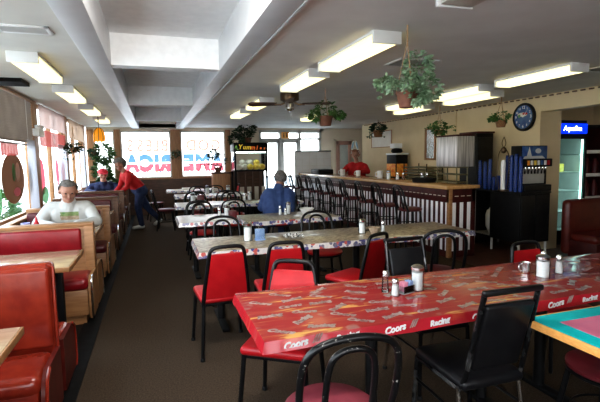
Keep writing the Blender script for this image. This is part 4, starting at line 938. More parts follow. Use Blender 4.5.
M().lathe([(0.0, 0), (0.085, 0), (0.085, 0.012), (0.02, 0.02), (0.0, 0.02)], n=18).build('base', 'bronze', t)
m = M()
for s in (-1, 1): m.tube([(s*0.08, 0, 0.01), (s*0.11, 0, 0.30), (s*0.095, 0, 0.45), (s*0.03, 0, 0.52), (0, 0, 0.53)], 0.006, 6, sub=3); m.tube([(0, 0, 0.53), (s*0.03, 0, 0.56), (s*0.035, 0, 0.60), (0, 0, 0.66)], 0.005, 6, sub=3)
m.build('wire_arms', 'bronze', t); M().ell((0, 0, 0.50), (0.045, 0.045, 0.04), 12).build('finial', 'bronze', t)
o = M().lathe([(0.0, 0), (0.035, 0), (0.036, 0.42), (0.028, 0.46), (0.0, 0.465)], n=16).build('cup_column', 'whiteplastic', None, (5.23, 5.60, 0.997)); tag(o, 'white column of cups held in the ornate wire stand', 'stack of cups')
# refrigerator with lit sign
t = thing('drinks_refrigerator', 'tall glass-door drinks refrigerator with blue lit sign in the alcove', 'refrigerator', (6.66, 5.62, 0))
m = M()
for lo, hi in (((-0.36, 0.03, 0.0), (-0.32, 0.66, 2.1)), ((0.32, 0.03, 0.0), (0.36, 0.66, 2.1)), ((-0.36, 0.03, 2.06), (0.36, 0.66, 2.1)), ((-0.36, 0.03, 0.0), (0.36, 0.66, 0.2)), ((-0.36, 0.62, 0.0), (0.36, 0.66, 2.1)), ((-0.36, 0.03, 1.83), (0.36, 0.66, 1.86))): m.box(lo, hi, 0.006)
m.build('body', 'black', t)
m = M()
m.box((-0.32, 0.60, 0.2), (0.32, 0.62, 1.83)); m.box((0.308, 0.04, 0.2), (0.32, 0.61, 1.83)); m.box((-0.32, 0.04, 0.2), (-0.308, 0.61, 1.83)); m.box((-0.32, 0.04, 0.2), (0.32, 0.61, 0.215)); m.build('liner', 'alu', t)
d = M()
for lo, hi in (((-0.35, 0.0, 0.2), (-0.30, 0.03, 1.83)), ((0.31, 0.0, 0.2), (0.35, 0.03, 1.83)), ((-0.35, 0.0, 0.2), (0.35, 0.03, 0.25)), ((-0.35, 0.0, 1.79), (0.35, 0.03, 1.83))): d.box(lo, hi, 0.004)
d = d.build('door', 'black', t); M().box((-0.30, 0.012, 0.25), (0.31, 0.018, 1.79)).build('pane', 'fridgeglass', d); M().tube([(-0.33, -0.035, 0.95), (-0.33, -0.035, 1.35)], 0.013, 8).build('handle', 'black', d)
for z in (0.55, 0.90, 1.22, 1.52): M().box((-0.31, 0.06, z), (0.30, 0.58, z+0.012)).build('shelf', 'whiteplastic', t)
M().box((0.285, 0.04, 0.24), (0.305, 0.06, 1.78), 0.006).build('light_tube', 'fluor', t)
s_ = M().box((-0.34, -0.005, 1.875), (0.34, 0.03, 2.045), 0.01).build('lit_sign', 'signblue', t)
M().text('Aquafina', 0.115, Matrix.Translation((0.0, -0.008, 1.96)) @ Matrix.Rotation(PI/2, 4, 'X'), 0, 0.002, 0.15, 0.001).build('sign_lettering', 'signwhite', s_)
random.seed(3)
for k, (x, y, z, mname, lb) in enumerate(((-0.15, 0.3, 1.232, 'yellowbag', 'yellow-green carton on the upper middle shelf of the refrigerator, left'), (0.05, 0.3, 1.232, 'yellowbag', 'yellow-green carton on the upper middle shelf of the refrigerator, right'), (-0.05, 0.3, 1.532, 'paper2', 'pale carton on the top shelf of the refrigerator'))):
    tag(M().box((-0.085, -0.06, 0), (0.085, 0.06, 0.14), 0.012).build('carton', mname, None, (6.66+x, 5.62+y, z)), lb, 'carton')
t = thing('shelving_unit', 'dark shelving unit at the right edge beside the refrigerator', 'shelf', (7.42, 5.70, 0))
m = M(); m.box((-0.36, 0, 0), (-0.33, 0.5, 2.05)); m.box((0.33, 0, 0), (0.36, 0.5, 2.05)); m.box((-0.36, 0.48, 0), (0.36, 0.5, 2.05)); m.build('side_panels', 'maroonboard', t)
for z in (0.3, 0.75, 1.15, 1.55, 2.0): M().box((-0.33, 0.0, z), (0.33, 0.48, z+0.03)).build('shelf', 'black', t)
for z in (0.75, 1.15, 1.55): M().box((-0.33, -0.012, z-0.01), (0.33, 0.0, z+0.05), 0.003).build('price_strip', 'white', t)
for k, x in enumerate((-0.2, 0.0, 0.2)):
    for z, nm in ((1.18, 'upper'), (0.78, 'lower')):
        tag(M().lathe([(0, 0), (0.06, 0), (0.06, 0.2), (0.03, 0.25), (0.03, 0.28), (0, 0.28)], n=12).build('bottle', 'maroon', None, (7.42+x, 5.95, z)), 'dark red bottle on the %s shelf of the shelving unit, %s' % (nm, ('left', 'middle', 'right')[k]), 'bottle')
# picture and clock on the tan wall
t = thing('wall_clock', 'round blue wall clock with black rim on the tan wall', 'clock', (XR-0.001, 5.77, 2.15), -PI/2)   # local -y points into the room (-x)
Rx = Matrix.Rotation(PI/2, 4, 'X')
def disc(r0, d0, r1, n=36): return [(r0, 0), (r1, d0)]
m = M(); m.lathe([(0.0, 0.0), (0.225, 0.0), (0.228, 0.03), (0.215, 0.045), (0.192, 0.045), (0.188, 0.03), (0.0, 0.03)], n=40); m.V = [tuple(Rx @ Vector(v)) for v in m.V]; m.build('rim', 'black', t)
m = M(); m.lathe([(0.0, 0.028), (0.19, 0.028), (0.19, 0.033), (0.0, 0.033)], n=40); m.V = [tuple(Rx @ Vector(v)) for v in m.V]; m.build('clock_face', 'clockblue', t)
for h in range(1, 13):
    m = M(); a = PI/2-h*PI/6; m.text(str(h), 0.066 if h % 3 == 0 else 0.05, Matrix.Translation((0.152*math.cos(a), -0.036, 0.152*math.sin(a))) @ Rx, 0, 0.001, 0, 0.001); m.build('numeral', 'letterwhite', t)
m = M(); m.ell((-0.02, -0.036, 0.04), (0.10, 0.003, 0.035), 16, 0); m.ell((0.03, -0.037, 0.05), (0.06, 0.003, 0.02), 14, 1); m.ell((-0.08, -0.037, 0.02), (0.03, 0.003, 0.03), 12, 2); m.build('face_picture', ['paper', 'ketchup', 'paintgreen'], t)
for L_, w, a in ((0.095, 0.010, 2.3), (0.14, 0.007, 0.9)): m = M(); m.prism([(w*math.cos(a+PI/2), -0.040, w*math.sin(a+PI/2)), (L_*math.cos(a), -0.040, L_*math.sin(a)), (-w*math.cos(a+PI/2), -0.040, -w*math.sin(a+PI/2))], (0, -0.002, 0)); m.build('clock_hand', 'letterwhite', t)
t = thing('framed_notice', 'framed pale notice on the tan wall behind the dark hanging plant', 'picture', (XR-0.001, 10.55, 2.0), -PI/2)
m = M()
for lo, hi in (((-0.55, -0.02, -0.22), (0.55, 0, -0.20)), ((-0.55, -0.02, 0.20), (0.55, 0, 0.22)), ((-0.55, -0.02, -0.22), (-0.52, 0, 0.22)), ((0.52, -0.02, -0.22), (0.55, 0, 0.22))): m.box(lo, hi, 0.004)
m.build('frame', 'wood', t); M().box((-0.52, -0.012, -0.2), (0.52, -0.002, 0.2)).build('sheet', 'paper', t)
t = thing('wall_mirror', 'narrow wood-framed mirror on the tan wall behind the stainless cabinet', 'mirror', (XR-0.001, 8.35, 1.80), -PI/2)
m = M()
for lo, hi in (((-0.2, -0.025, -0.35), (0.2, 0, -0.31)), ((-0.2, -0.025, 0.31), (0.2, 0, 0.35)), ((-0.2, -0.025, -0.35), (-0.15, 0, 0.35)), ((0.15, -0.025, -0.35), (0.2, 0, 0.35))): m.box(lo, hi, 0.004)
m.build('frame', 'wood', t); M().box((-0.15, -0.01, -0.31), (0.15, -0.004, 0.31)).build('mirror_glass', 'chrome', t)
# juice machine and rack on the back counter
t = thing('juice_dispenser', 'juice dispenser with orange fruit picture and black top behind the bar', 'drinks dispenser', (5.52, 9.35, 0.92))
M().box((-0.18, -0.22, 0), (0.2, 0.22, 0.08), 0.01).build('base', 'black', t); m = M(); m.box((-0.12, -0.22, 0.08), (0.2, 0.22, 0.66), 0.012); m.build('tower', 'black', t)
M().box((-0.10, -0.232, 0.15), (0.18, -0.218, 0.45), 0.005).build('front_picture', 'orangepic', t); M().box((-0.132, -0.20, 0.15), (-0.118, 0.20, 0.45), 0.005).build('side_picture', 'orangepic', t)
M().box((-0.14, -0.24, 0.66), (0.21, 0.23, 0.70), 0.008).build('cap', 'whiteplastic', t); M().lathe([(0.10, 0.70), (0.14, 0.74), (0.12, 0.80), (0.05, 0.82)], (0.03, 0, 0), 16).build('funnel', 'black', t); M().box((-0.1, -0.1, 0.82), (0.12, 0.1, 0.93), 0.01).build('box_top', 'whiteplastic', t)
t = thing('tray_rack', 'dark rack of olive trays on the back counter, right of the juice dispenser', 'rack', (5.5, 8.2, 0.92))
for i in range(6): M().box((-0.2, -0.45, 0.04+0.065*i), (0.2, 0.45, 0.07+0.065*i), 0.01).build('tray', 'kraft', t)
for x in (-0.19, 0.19):
    for y in (-0.43, 0.43): M().tube([(x, y, 0), (x, y, 0.46)], 0.012, 6).build('upright', 'black', t)
# display case, host stand
t = thing('snack_display_case', 'black-framed glass snack display case with lit lettered header', 'display case', (2.54, 12.15, 0))
m = M()
for x in (-0.46, 0.41):
    for y in (-0.28, 0.24): m.box((x, y, 0), (x+0.05, y+0.05, 1.97), 0.004)
m.box((-0.46, -0.28, 0.0), (0.46, 0.29, 0.30), 0.006); m.box((-0.46, -0.28, 1.20), (0.46, 0.29, 1.24), 0.004); m.build('frame', 'black', t)
h_ = M().box((-0.47, -0.295, 1.74), (0.47, 0.29, 1.98), 0.006).build('header_panel', 'black', t)
for i, ch in enumerate('Yummies'): M().text(ch, 0.17 if i < 5 else 0.11, Matrix.Translation((-0.30+0.115*i-(0.01*max(0, i-4)), -0.298, 1.86-0.006*i)) @ Rx, 0, 0.002, 0.2, 0.004).build('header_letter', 'neonY' if i < 3 else 'neonO', h_)
m = M()
m.tube([(-0.44, -0.30, 1.82), (-0.40, -0.30, 1.90), (-0.38, -0.30, 1.80), (-0.34, -0.30, 1.78)], 0.008, 6, 0, sub=4); m.build('header_flourish', 'neonG', h_)
M().box((-0.41, -0.27, 1.70), (0.41, -0.24, 1.73)).build('lamp_strip', 'fluor', t)
for sx in (-0.455, 0.45): M().box((sx, -0.22, 1.24), (sx+0.005, 0.23, 1.74)).build('side_pane', 'jar', t)
for i in range(4): M().box((-0.38+0.205*i, -0.275, 0.32), (-0.34+0.205*i, -0.235, 1.20), 0.004).build('slat', 'wooddark', t)
for i in range(4): M().box((-0.33+0.20*i, -0.26, 0.35), (-0.21+0.20*i, -0.24, 0.78), 0.004).build('price_card', 'paper', t)
M().box((-0.42, 0.2, 0.3), (0.42, 0.22, 1.2)).build('rear_panel', 'wooddark', t)
random.seed(12)
bl = 'left end|second from left, front|middle front|second from right, front|right end|upper left|upper middle|upper right'.split('|')
for i in range(8):
    x = -0.33+0.165*i if i < 5 else -0.2+0.2*(i-5); z = 1.242 if i < 5 else 1.36
    m = M(); m.ell((0, 0, 0.075), (0.10, 0.06, 0.085), 12, 0, 0.07); tag(m.build('snack_bag', 'yellowbag' if i in (2, 3, 4, 7) else 'palebag', None, (2.54+x, 12.02 if i < 5 else 12.13, z), random.uniform(-0.4, 0.4)), '%s snack bag in the display case, %s' % ('yellow' if i in (2, 3, 4, 7) else 'pale', bl[i]), 'snack bag', 'snack bags in the display case')
t = thing('host_stand', 'brown wooden stand with plants on it, left of the display case', 'stand', (1.80, 12.55, 0))
M().box((-0.24, -0.2, 0.06), (0.24, 0.2, 1.14), 0.008).build('body', 'wood', t); M().box((-0.27, -0.23, 1.14), (0.27, 0.23, 1.18), 0.008).build('top', 'wooddark', t); M().box((-0.22, -0.18, 0), (0.22, 0.18, 0.06)).build('plinth', 'black', t)
potplant('flowering_plant', 'spreading plant with blue flowers on the brown stand', (1.72, 12.5, 1.18), 0.10, 0.14, [((0, 0, 0.33), (0.26, 0.2, 0.2)), ((-0.12, 0, 0.5), (0.15, 0.12, 0.12))], 190, 0.08, 'leafdark', 'terracotta', 31, ('paintblue', 90))
potplant('trailing_plant', 'large dark bushy plant on top of the snack display case', (2.5, 12.15, 1.98), 0.13, 0.14, [((-0.02, -0.05, 0.40), (0.25, 0.2, 0.22)), ((-0.32, -0.1, 0.10), (0.22, 0.14, 0.16)), ((-0.12, -0.05, 0.25), (0.28, 0.18, 0.18))], 520, 0.10, 'leafdark', 'terracotta', 33)
t = thing('wall_sign', 'small square tan sign with dark figures above the entrance doors', 'sign', (3.90, YB-0.03, 2.245))
M().box((-0.12, -0.012, -0.10), (0.12, 0.0, 0.10), 0.004).build('plate', 'oak', t)
m = M()
for x in (-0.045, 0.045): m.box((x-0.018, -0.016, -0.07), (x+0.018, -0.012, 0.03), 0.003); m.ell((x, -0.014, 0.052), (0.016, 0.003, 0.018), 10)
m.build('figures', 'wooddark', t)
# right-hand booth
t = thing('booth_bench', 'dark red vinyl booth bench at the right edge, before the refrigerator', 'booth bench', (6.5, 4.92, 0))
M().box((-0.76, -0.075, 0.05), (0.9, 0.075, 0.87), 0.07, seg=4).build('back', 'redvinyl_dark', t)
M().cbox((0.07, -0.29, 0.33), (1.62, 0.42, 0.13), 0.055, seg=4).build('seat', 'redvinyl_dark', t); M().box((-0.72, -0.5, 0.0), (0.86, -0.05, 0.28), 0.01).build('seat_base', 'maroonboard', t)
M().lathe([(0.0, 0), (0.018, 0.004), (0.0, 0.012)], (0, 0, 0), 10).build('button', 'black', t).location = (-0.1, -0.08, 0.72)
# ================================================================== TABLE THINGS
ZT = 0.757
def sugar(loc, label, h=0.15, r=0.034):
    t = thing('sugar_dispenser', label, 'sugar dispenser', loc)
    M().lathe([(0.0, 0.002), (r-0.005, 0.004), (r-0.004, h*0.70), (0.0, h*0.71)], n=18).build('sugar', 'sugar', t)
    M().lathe([(0.0, 0), (r, 0), (r+0.001, 0.01), (r-0.001, h*0.4), (r, h*0.78), (r-0.004, h*0.8)], n=18).build('jar', 'jar', t)
    M().lathe([(r+0.001, h*0.78), (r+0.002, h*0.9), (r*0.7, h*0.97), (r*0.35, h), (0.0, h)], n=18).build('lid', 'chrome', t)
    return t
def shaker(loc, label, h=0.105, r=0.021, fill='sugar', name='salt_shaker', cat='salt shaker'):
    t = thing(name, label, cat, loc)
    M().lathe([(0.0, 0.002), (r-0.003, 0.004), (r*0.72, h*0.62), (0.0, h*0.63)], n=14).build('contents', fill, t)
    M().lathe([(0.0, 0), (r, 0), (r, 0.008), (r*0.82, h*0.5), (r*0.72, h*0.74), (r*0.68, h*0.76)], n=14).build('jar', 'jar', t)
    M().lathe([(r*0.78, h*0.74), (r*0.8, h*0.86), (r*0.6, h*0.97), (0.0, h)], n=14).build('lid', 'chrome', t)
    return t
def packets(x, y, z, where):
    t = thing('packet_caddy', 'small clear caddy of sweetener packets on %s' % where, 'caddy', (x, y, z), 0.3)
    M().box((-0.045, -0.028, 0), (0.045, 0.028, 0.004), 0.001).build('base', 'whiteplastic', t)
    m = M()
    for lo, hi in (((-0.045, -0.028, 0), (0.045, -0.026, 0.045)), ((-0.045, 0.026, 0), (0.045, 0.028, 0.045)), ((-0.045, -0.028, 0), (-0.043, 0.028, 0.045)), ((0.043, -0.028, 0), (0.045, 0.028, 0.045)), ((-0.002, -0.028, 0), (0.0, 0.028, 0.045))): m.box(lo, hi)
    m.build('walls', 'jar', t)
    for i in range(6):
        mname = 'pinkp' if i < 3 else 'bluep'; px = (-0.023 if i < 3 else 0.021); py = -0.016+0.015*(i % 3)
        o = M().cbox((0, 0, 0.034), (0.036, 0.007, 0.058), 0.003, rot=(0.12, 0, 0)).build('sweetener_packet', mname)
        c, s = math.cos(0.3), math.sin(0.3); o.location = (x+px*c-py*s, y+px*s+py*c, z+0.007); o.rotation_euler = (0, 0, 0.3)
        tag(o, '%s sweetener packet in the clear caddy, %s of its row' % ('pink' if i < 3 else 'pale blue', ('front', 'middle', 'rear')[i % 3]), 'sweetener packet', 'sweetener packets in the caddy')
# on the red cloth, left group
shaker((1.28, 2.165, ZT), 'salt shaker left of the sweetener packets on the red cloth', 0.10, 0.024)
shaker((1.26, 2.245, ZT), 'tall empty-looking glass shaker behind the left salt shaker on the red cloth', 0.13, 0.022, 'jar', 'pepper_shaker', 'shaker')
packets(1.365, 2.19, ZT, 'the red cloth')
sugar((1.455, 2.21, ZT), 'sugar dispenser beside the sweetener packets on the red cloth', 0.155, 0.036)
# right group
sugar((2.36, 2.16, ZT), 'large sugar dispenser in the right-hand group on the red cloth', 0.15, 0.042)
shaker((2.53, 2.19, ZT), 'salt shaker right of the large sugar dispenser', 0.125, 0.026)
shaker((2.55, 2.33, ZT), 'brown pepper shaker behind the large sugar dispenser', 0.12, 0.026, 'terracotta', 'pepper_shaker', 'shaker')
t = thing('cream_jug', 'small metal cream jug left of the large sugar dispenser', 'jug', (2.33, 2.27, ZT))
M().lathe([(0.0, 0), (0.028, 0), (0.032, 0.03), (0.030, 0.065), (0.033, 0.075), (0.029, 0.073), (0.026, 0.06), (0.0, 0.01)], n=16).build('body', 'chrome', t)
M().tube([(-0.03, 0, 0.065), (-0.055, 0, 0.06), (-0.055, 0, 0.025), (-0.03, 0, 0.015)], 0.004, 6, sub=3).build('handle', 'chrome', t)
# second row
sugar((0.84, 4.17, ZT), 'tall white sugar jar at the left of the second table row', 0.19, 0.042)
t = thing('napkin_holder', 'blue and clear napkin holder beside the tall white sugar jar', 'napkin holder', (0.955, 4.16, ZT))
M().box((-0.05, -0.035, 0), (0.05, 0.035, 0.012), 0.003).build('base', 'bluep', t); M().box((-0.045, -0.02, 0.012), (0.045, 0.02, 0.11), 0.004).build('napkins', 'bluep', t)
for s in (-1, 1): M().box((-0.05, s*0.03-0.003, 0.012), (0.05, s*0.03+0.003, 0.12), 0.002).build('side_plate', 'jar', t)
m = M(); n = 12
vs = [((i-n/2)*0.016, (j-n/2)*0.012, 0.022+0.018*math.sin(i*0.9)*math.cos(j*0.8)+0.012*(1-((i-n/2)**2+(j-n/2)**2)/72)) for j in range(n+1) for i in range(n+1)]
m.add(vs, [(j*(n+1)+i, j*(n+1)+i+1, (j+1)*(n+1)+i+1, (j+1)*(n+1)+i) for j in range(n) for i in range(n)])
tag(m.build('checked_wrapper', 'checker', None, (1.28, 4.12, ZT)), 'crumpled black and white checked paper on the second table row', 'paper')
sugar((2.03, 4.10, ZT), 'white sugar jar before the napkin box on the second table row', 0.155, 0.036)
tag(M().lathe([(0.0, 0), (0.03, 0), (0.058, 0.05), (0.062, 0.062), (0.055, 0.055), (0.028, 0.01), (0.0, 0.008)], n=20).build('sauce_bowl', 'printbrown', None, (2.14, 4.05, ZT)), 'small tan bowl of packets on the second table row', 'bowl')
shaker((2.25, 4.06, ZT), 'white salt shaker right of the tan bowl on the second row', 0.12, 0.024)
t = thing('menu_holder', 'dark wire menu holder behind the tan bowl on the second row', 'menu holder', (2.16, 4.24, ZT))
M().box((-0.1, -0.03, 0), (0.1, 0.03, 0.01), 0.003).build('base', 'darkgrey', t); M().tube([(-0.1, 0, 0.005), (-0.1, 0, 0.19), (0.1, 0, 0.19), (0.1, 0, 0.005)], 0.006, 6).build('wire_frame', 'darkchrome', t)
# third row
shaker((1.66, 5.92, ZT), 'first of the three tall shakers before the man in blue', 0.13, 0.024); shaker((1.72, 5.86, ZT), 'second, shorter shaker before the man in blue', 0.10, 0.024); sugar((1.80, 5.98, ZT), 'white sugar dispenser right of the shakers before the man in blue', 0.17, 0.034)
tag(M().lathe([(0.0, 0), (0.055, 0), (0.10, 0.075), (0.105, 0.085), (0.097, 0.08), (0.05, 0.012), (0.0, 0.010)], n=24).build('white_bowl', 'whiteplastic', None, (2.02, 5.82, ZT)), 'white bowl at the right end of the table before the man in blue', 'bowl')
sugar((0.93, 6.02, ZT), 'sugar dispenser at the right of the small square table', 0.17, 0.04); shaker((0.83, 6.05, ZT), 'salt shaker on the small square table', 0.13, 0.026); tag(M().box((-0.05, -0.05, 0), (0.05, 0.05, 0.10), 0.008).build('napkin_box', 'maroon', None, (0.985, 5.90, ZT)), 'dark red napkin box on the small square table', 'napkin box')
sugar((0.66, 8.22, ZT), 'sugar dispenser on the fourth-row table, left', 0.19, 0.045); tag(M().box((-0.06, -0.04, 0), (0.06, 0.04, 0.14), 0.008).build('napkin_box', 'maroon', None, (0.80, 8.24, ZT)), 'dark red napkin box on the fourth-row table', 'napkin box')
shaker((1.62, 8.25, ZT), 'salt shaker left of the man in blue on the fourth row', 0.14, 0.03); sugar((1.72, 8.27, ZT), 'sugar dispenser left of the man in blue on the fourth row', 0.18, 0.04)
sugar((1.15, 10.25, ZT), 'sugar dispenser on the fifth-row table', 0.20, 0.045); shaker((1.28, 10.25, ZT), 'shaker beside the sugar dispenser on the fifth row', 0.15, 0.03); sugar((1.62, 10.2, ZT), 'sugar dispenser at the right end of the fifth-row table', 0.19, 0.045)
tag(M().box((-0.16, -0.12, 0), (0.16, 0.12, 0.05), 0.01).build('folded_newspaper', 'paper', None, (0.85, 11.95, ZT)), 'folded newspaper stack on the farthest table', 'newspaper')
# booth table of the man in white
t = thing('ketchup_bottle', 'red ketchup bottle on the booth table of the man in the white sweatshirt', 'bottle', (-1.31, 5.74, 0.742))
M().lathe([(0.0, 0), (0.03, 0), (0.032, 0.09), (0.02, 0.125), (0.014, 0.135)], n=14).build('body', 'ketchup', t); M().lathe([(0.016, 0.135), (0.014, 0.15), (0.005, 0.185), (0.0, 0.187)], n=12).build('nozzle', 'ketchup', t)
tag(M().lathe([(0.0, 0), (0.038, 0), (0.047, 0.125), (0.043, 0.125), (0.035, 0.01), (0.0, 0.008)], n=18).build('tumbler', 'lav', None, (-1.40, 5.66, 0.742)), 'lavender plastic tumbler beside the ketchup bottle', 'tumbler')
# on the bar
def mug(loc, label, s=1.0):
    t = thing('mug', label, 'mug', loc)
    M().lathe([(0.0, 0), (0.036*s, 0), (0.042*s, 0.02*s), (0.043*s, 0.10*s), (0.038*s, 0.10*s), (0.036*s, 0.012), (0.0, 0.010)], n=18).build('body', 'whiteplastic', t)
    M().tube([(-0.042*s, 0, 0.08*s), (-0.07*s, 0, 0.075*s), (-0.07*s, 0, 0.03*s), (-0.04*s, 0, 0.022*s)], 0.006*s, 6, sub=3).build('handle', 'whiteplastic', t)
mug((4.42, 10.0, 1.10), 'white mug at the left hand of the woman with rabbit ears', 1.5); mug((4.53, 9.35, 1.10), 'white mug right of the woman with rabbit ears', 1.3); mug((4.50, 8.25, 1.10), 'large white mug on the bar before the framed notice', 1.5)
for i, (y, l) in enumerate(((7.55, 'shaker on the bar left of the tray rack'), (7.4, 'second shaker on the bar beside the tray rack'), (6.72, 'salt shaker on the bar left of the stainless cabinet'), (6.62, 'pepper shaker on the bar left of the stainless cabinet'))): shaker((4.50+0.04*(i % 2), y, 1.10), l, 0.16 if i > 1 else 0.14, 0.034, 'sugar' if i % 2 == 0 else 'terracotta', 'salt_shaker' if i % 2 == 0 else 'pepper_shaker', 'shaker')
sugar((4.36, 7.65, 1.10), 'sugar dispenser on the bar near the tray rack', 0.18, 0.042)
tag(M().box((-0.22, -0.3, 0), (0.22, 0.3, 0.12), 0.02).build('serving_box', 'black', None, (4.40, 11.35, 1.10)), 'low black box on the far part of the bar', 'box')

# ================================================================== PEOPLE
def person(label, name, loc, rz, segs, hair=None, extra=None, voxel=0.0085, zones=()):
    # segs: (p0, p1, r0, r1, material[, flatten]) in local coordinates; one continuous skin grown over them
    mats = []
    bm = bmesh.new()
    for sg in segs:
        p0, p1, r0, r1, mt = sg[:5]
        if mt not in mats: mats.append(mt)
        m = M(); p0, p1 = Vector(p0), Vector(p1); d = p1-p0; L = max(d.length, 1e-5)
        n = 14; hs = 5; q = d.to_track_quat('Z', 'X').to_matrix() if d.length > 1e-4 else Matrix.Identity(3)
        prof = [(max(1e-4, r0*math.cos(PI/2*(1-i/hs))), -r0*math.sin(PI/2*(1-i/hs))) for i in range(hs+1)]+[(max(1e-4, r1*math.cos(PI/2*i/hs)), L+r1*math.sin(PI/2*i/hs)) for i in range(hs+1)]
        m.lathe(prof, n=n)
        for f in m.F: pass
        vs = [bm.verts.new(q @ Vector(v)+p0) for v in m.V]
        for f in m.F:
            try: bm.faces.new([vs[i] for i in f])
            except ValueError: pass
    bmesh.ops.recalc_face_normals(bm, faces=bm.faces[:])
    me = bpy.data.meshes.new('tmp_body'); bm.to_mesh(me); bm.free()
    o = bpy.data.objects.new('tmp_body', me); COL.objects.link(o)
    md = o.modifiers.new('r', 'REMESH'); md.mode = 'VOXEL'; md.voxel_size = voxel
    ms = o.modifiers.new('s', 'SMOOTH'); ms.factor = 0.5; ms.iterations = 3
    dg = bpy.context.evaluated_depsgraph_get(); body = bpy.data.meshes.new_from_object(o.evaluated_get(dg)); bpy.data.objects.remove(o); bpy.data.meshes.remove(me)
    allm = mats+[z[2] for z in zones if z[2] not in mats]
    body.materials.clear()
    for k in allm: body.materials.append(MT[k])
    S_ = [(Vector(s[0]), Vector(s[1]), s[2], s[3], mats.index(s[4])) for s in segs]
    for p in body.polygons:
        c = p.center; best = 9; bi = 0
        for a, b_, ra, rb, mi in S_:
            ab = b_-a; tt = max(0, min(1, (c-a).dot(ab)/max(ab.length_squared, 1e-9))); dd = (c-(a+ab*tt)).length-(ra+(rb-ra)*tt)
            if dd < best: best = dd; bi = mi
        for zc, zr, zm in zones:
            if abs(c.x-zc[0]) < zr[0] and abs(c.y-zc[1]) < zr[1] and abs(c.z-zc[2]) < zr[2]: bi = allm.index(zm)
        p.material_index = bi; p.use_smooth = True
    body.name = name
    ob = bpy.data.objects.new(name, body); COL.objects.link(ob); ob.location = loc; ob.rotation_euler = (0, 0, rz)
    tag(ob, label, 'person')
    return ob
def head(c, s, fwd, tilt=0.0, sh='skin', eyes=True):
    # c: head centre, s: head height, fwd: unit vector the face looks along
    c = Vector(c); f = Vector(fwd).normalized(); up = Vector((0, 0, 1)); up = (up-f*up.dot(f)).normalized(); r = f.cross(up)
    def P(a, b, d): return c+r*a*s+f*b*s+up*d*s
    sg = [(P(0, -0.06, 0.10), P(0, 0.06, 0.12), 0.36*s, 0.34*s, sh), (P(0, 0.08, -0.10), P(0, 0.14, -0.24), 0.28*s, 0.19*s, sh), (P(0, 0.22, -0.32), P(0, 0.26, -0.34), 0.12*s, 0.10*s, sh),
          (P(0, 0.36, 0.02), P(0, 0.44, -0.12), 0.040*s, 0.065*s, sh), (P(-0.36, 0.0, 0.02), P(-0.37, -0.02, -0.10), 0.055*s, 0.05*s, sh), (P(0.36, 0.0, 0.02), P(0.37, -0.02, -0.10), 0.055*s, 0.05*s, sh),
          (P(-0.16, 0.33, 0.09), P(0.16, 0.33, 0.09), 0.06*s, 0.06*s, sh), (P(-0.20, 0.20, -0.08), P(-0.16, 0.25, -0.12), 0.10*s, 0.10*s, sh), (P(0.20, 0.20, -0.08), P(0.16, 0.25, -0.12), 0.10*s, 0.10*s, sh),
          (P(-0.08, 0.335, -0.23), P(0.08, 0.335, -0.23), 0.022*s, 0.022*s, 'skinlip')]
    if eyes: sg += [(P(-0.14, 0.375, 0.035), P(-0.12, 0.38, 0.035), 0.035*s, 0.035*s, 'eye'), (P(0.14, 0.375, 0.035), P(0.12, 0.38, 0.035), 0.035*s, 0.035*s, 'eye')]
    return sg, P
def hand(w, d, n, k=1.0, curl=0.5, thumb=1):
    # w: wrist, d: direction of the fingers, n: palm normal (fingers curl towards it)
    w = Vector(w); d = Vector(d).normalized(); n = Vector(n); n = (n-d*n.dot(d)).normalized(); r = d.cross(n); sg = []
    for i in (-1, 0, 1): sg.append((w+r*i*0.018*k, w+d*0.075*k+r*i*0.026*k, 0.016*k, 0.015*k, 'skin'))
    for i, L in enumerate((0.070, 0.080, 0.075, 0.058)):
        b = w+d*0.078*k+r*(i-1.5)*0.0215*k; d1 = (d+n*curl*0.6+r*(i-1.5)*0.06).normalized(); d2 = (d+n*curl*1.6+r*(i-1.5)*0.06).normalized()
        m1 = b+d1*L*0.5*k; sg += [(b, m1, 0.0095*k, 0.009*k, 'skin'), (m1, m1+d2*L*0.5*k, 0.009*k, 0.0075*k, 'skin')]
    t0 = w+d*0.02*k-r*thumb*0.03*k; t1 = t0+(d*0.6-r*thumb*0.7+n*0.2).normalized()*0.045*k
    sg += [(w+d*0.01*k, t0, 0.014*k, 0.013*k, 'skin'), (t0, t1, 0.012*k, 0.010*k, 'skin'), (t1, t1+(d-r*thumb*0.2+n*0.3).normalized()*0.032*k, 0.010*k, 0.008*k, 'skin')]
    return sg
def torso(pel, chest, neckb, w_h, w_s, r0, r1, mt, low=None):
    pel, chest = Vector(pel), Vector(chest); sg = []
    for i in (-1, 0, 1):
        sg.append((pel+Vector((i*w_h, 0, 0)), chest+Vector((i*w_s, 0, 0)), r0, r1, mt))
    return sg
def hairdo(ob, P, s, mt, face_b=0.16, low=-0.25, thick=0.035, name='hair', full=False, vol=1.0):
    # shell of short hair over the skull, open at the face
    m = M(); n, h = 28, 16; vs = []; keep = {}
    for i in range(h+1):
        th = PI*0.80*i/h
        for k in range(n):
            ph = 2*PI*k/n; q = 1+random.uniform(-0.025, 0.025)
            a, b_, d = (0.385+thick)*math.sin(th)*math.cos(ph)*q*vol, (0.43+thick)*math.sin(th)*math.sin(ph)*q*vol-0.03, 0.11+(0.375+thick)*math.cos(th)*q*vol
            vs.append(P(a, b_, d)); keep[i*n+k] = (b_ < face_b or d > 0.32) and d > low and not (b_ > 0.02 and d < 0.12)
    fs = [(i*n+k, (i+1)*n+k, (i+1)*n+(k+1) % n, i*n+(k+1) % n) for i in range(h) for k in range(n)]
    fs = [f for f in fs if all(keep[q] for q in f)]
    m.add(vs, fs); return m.build(name, mt, ob)

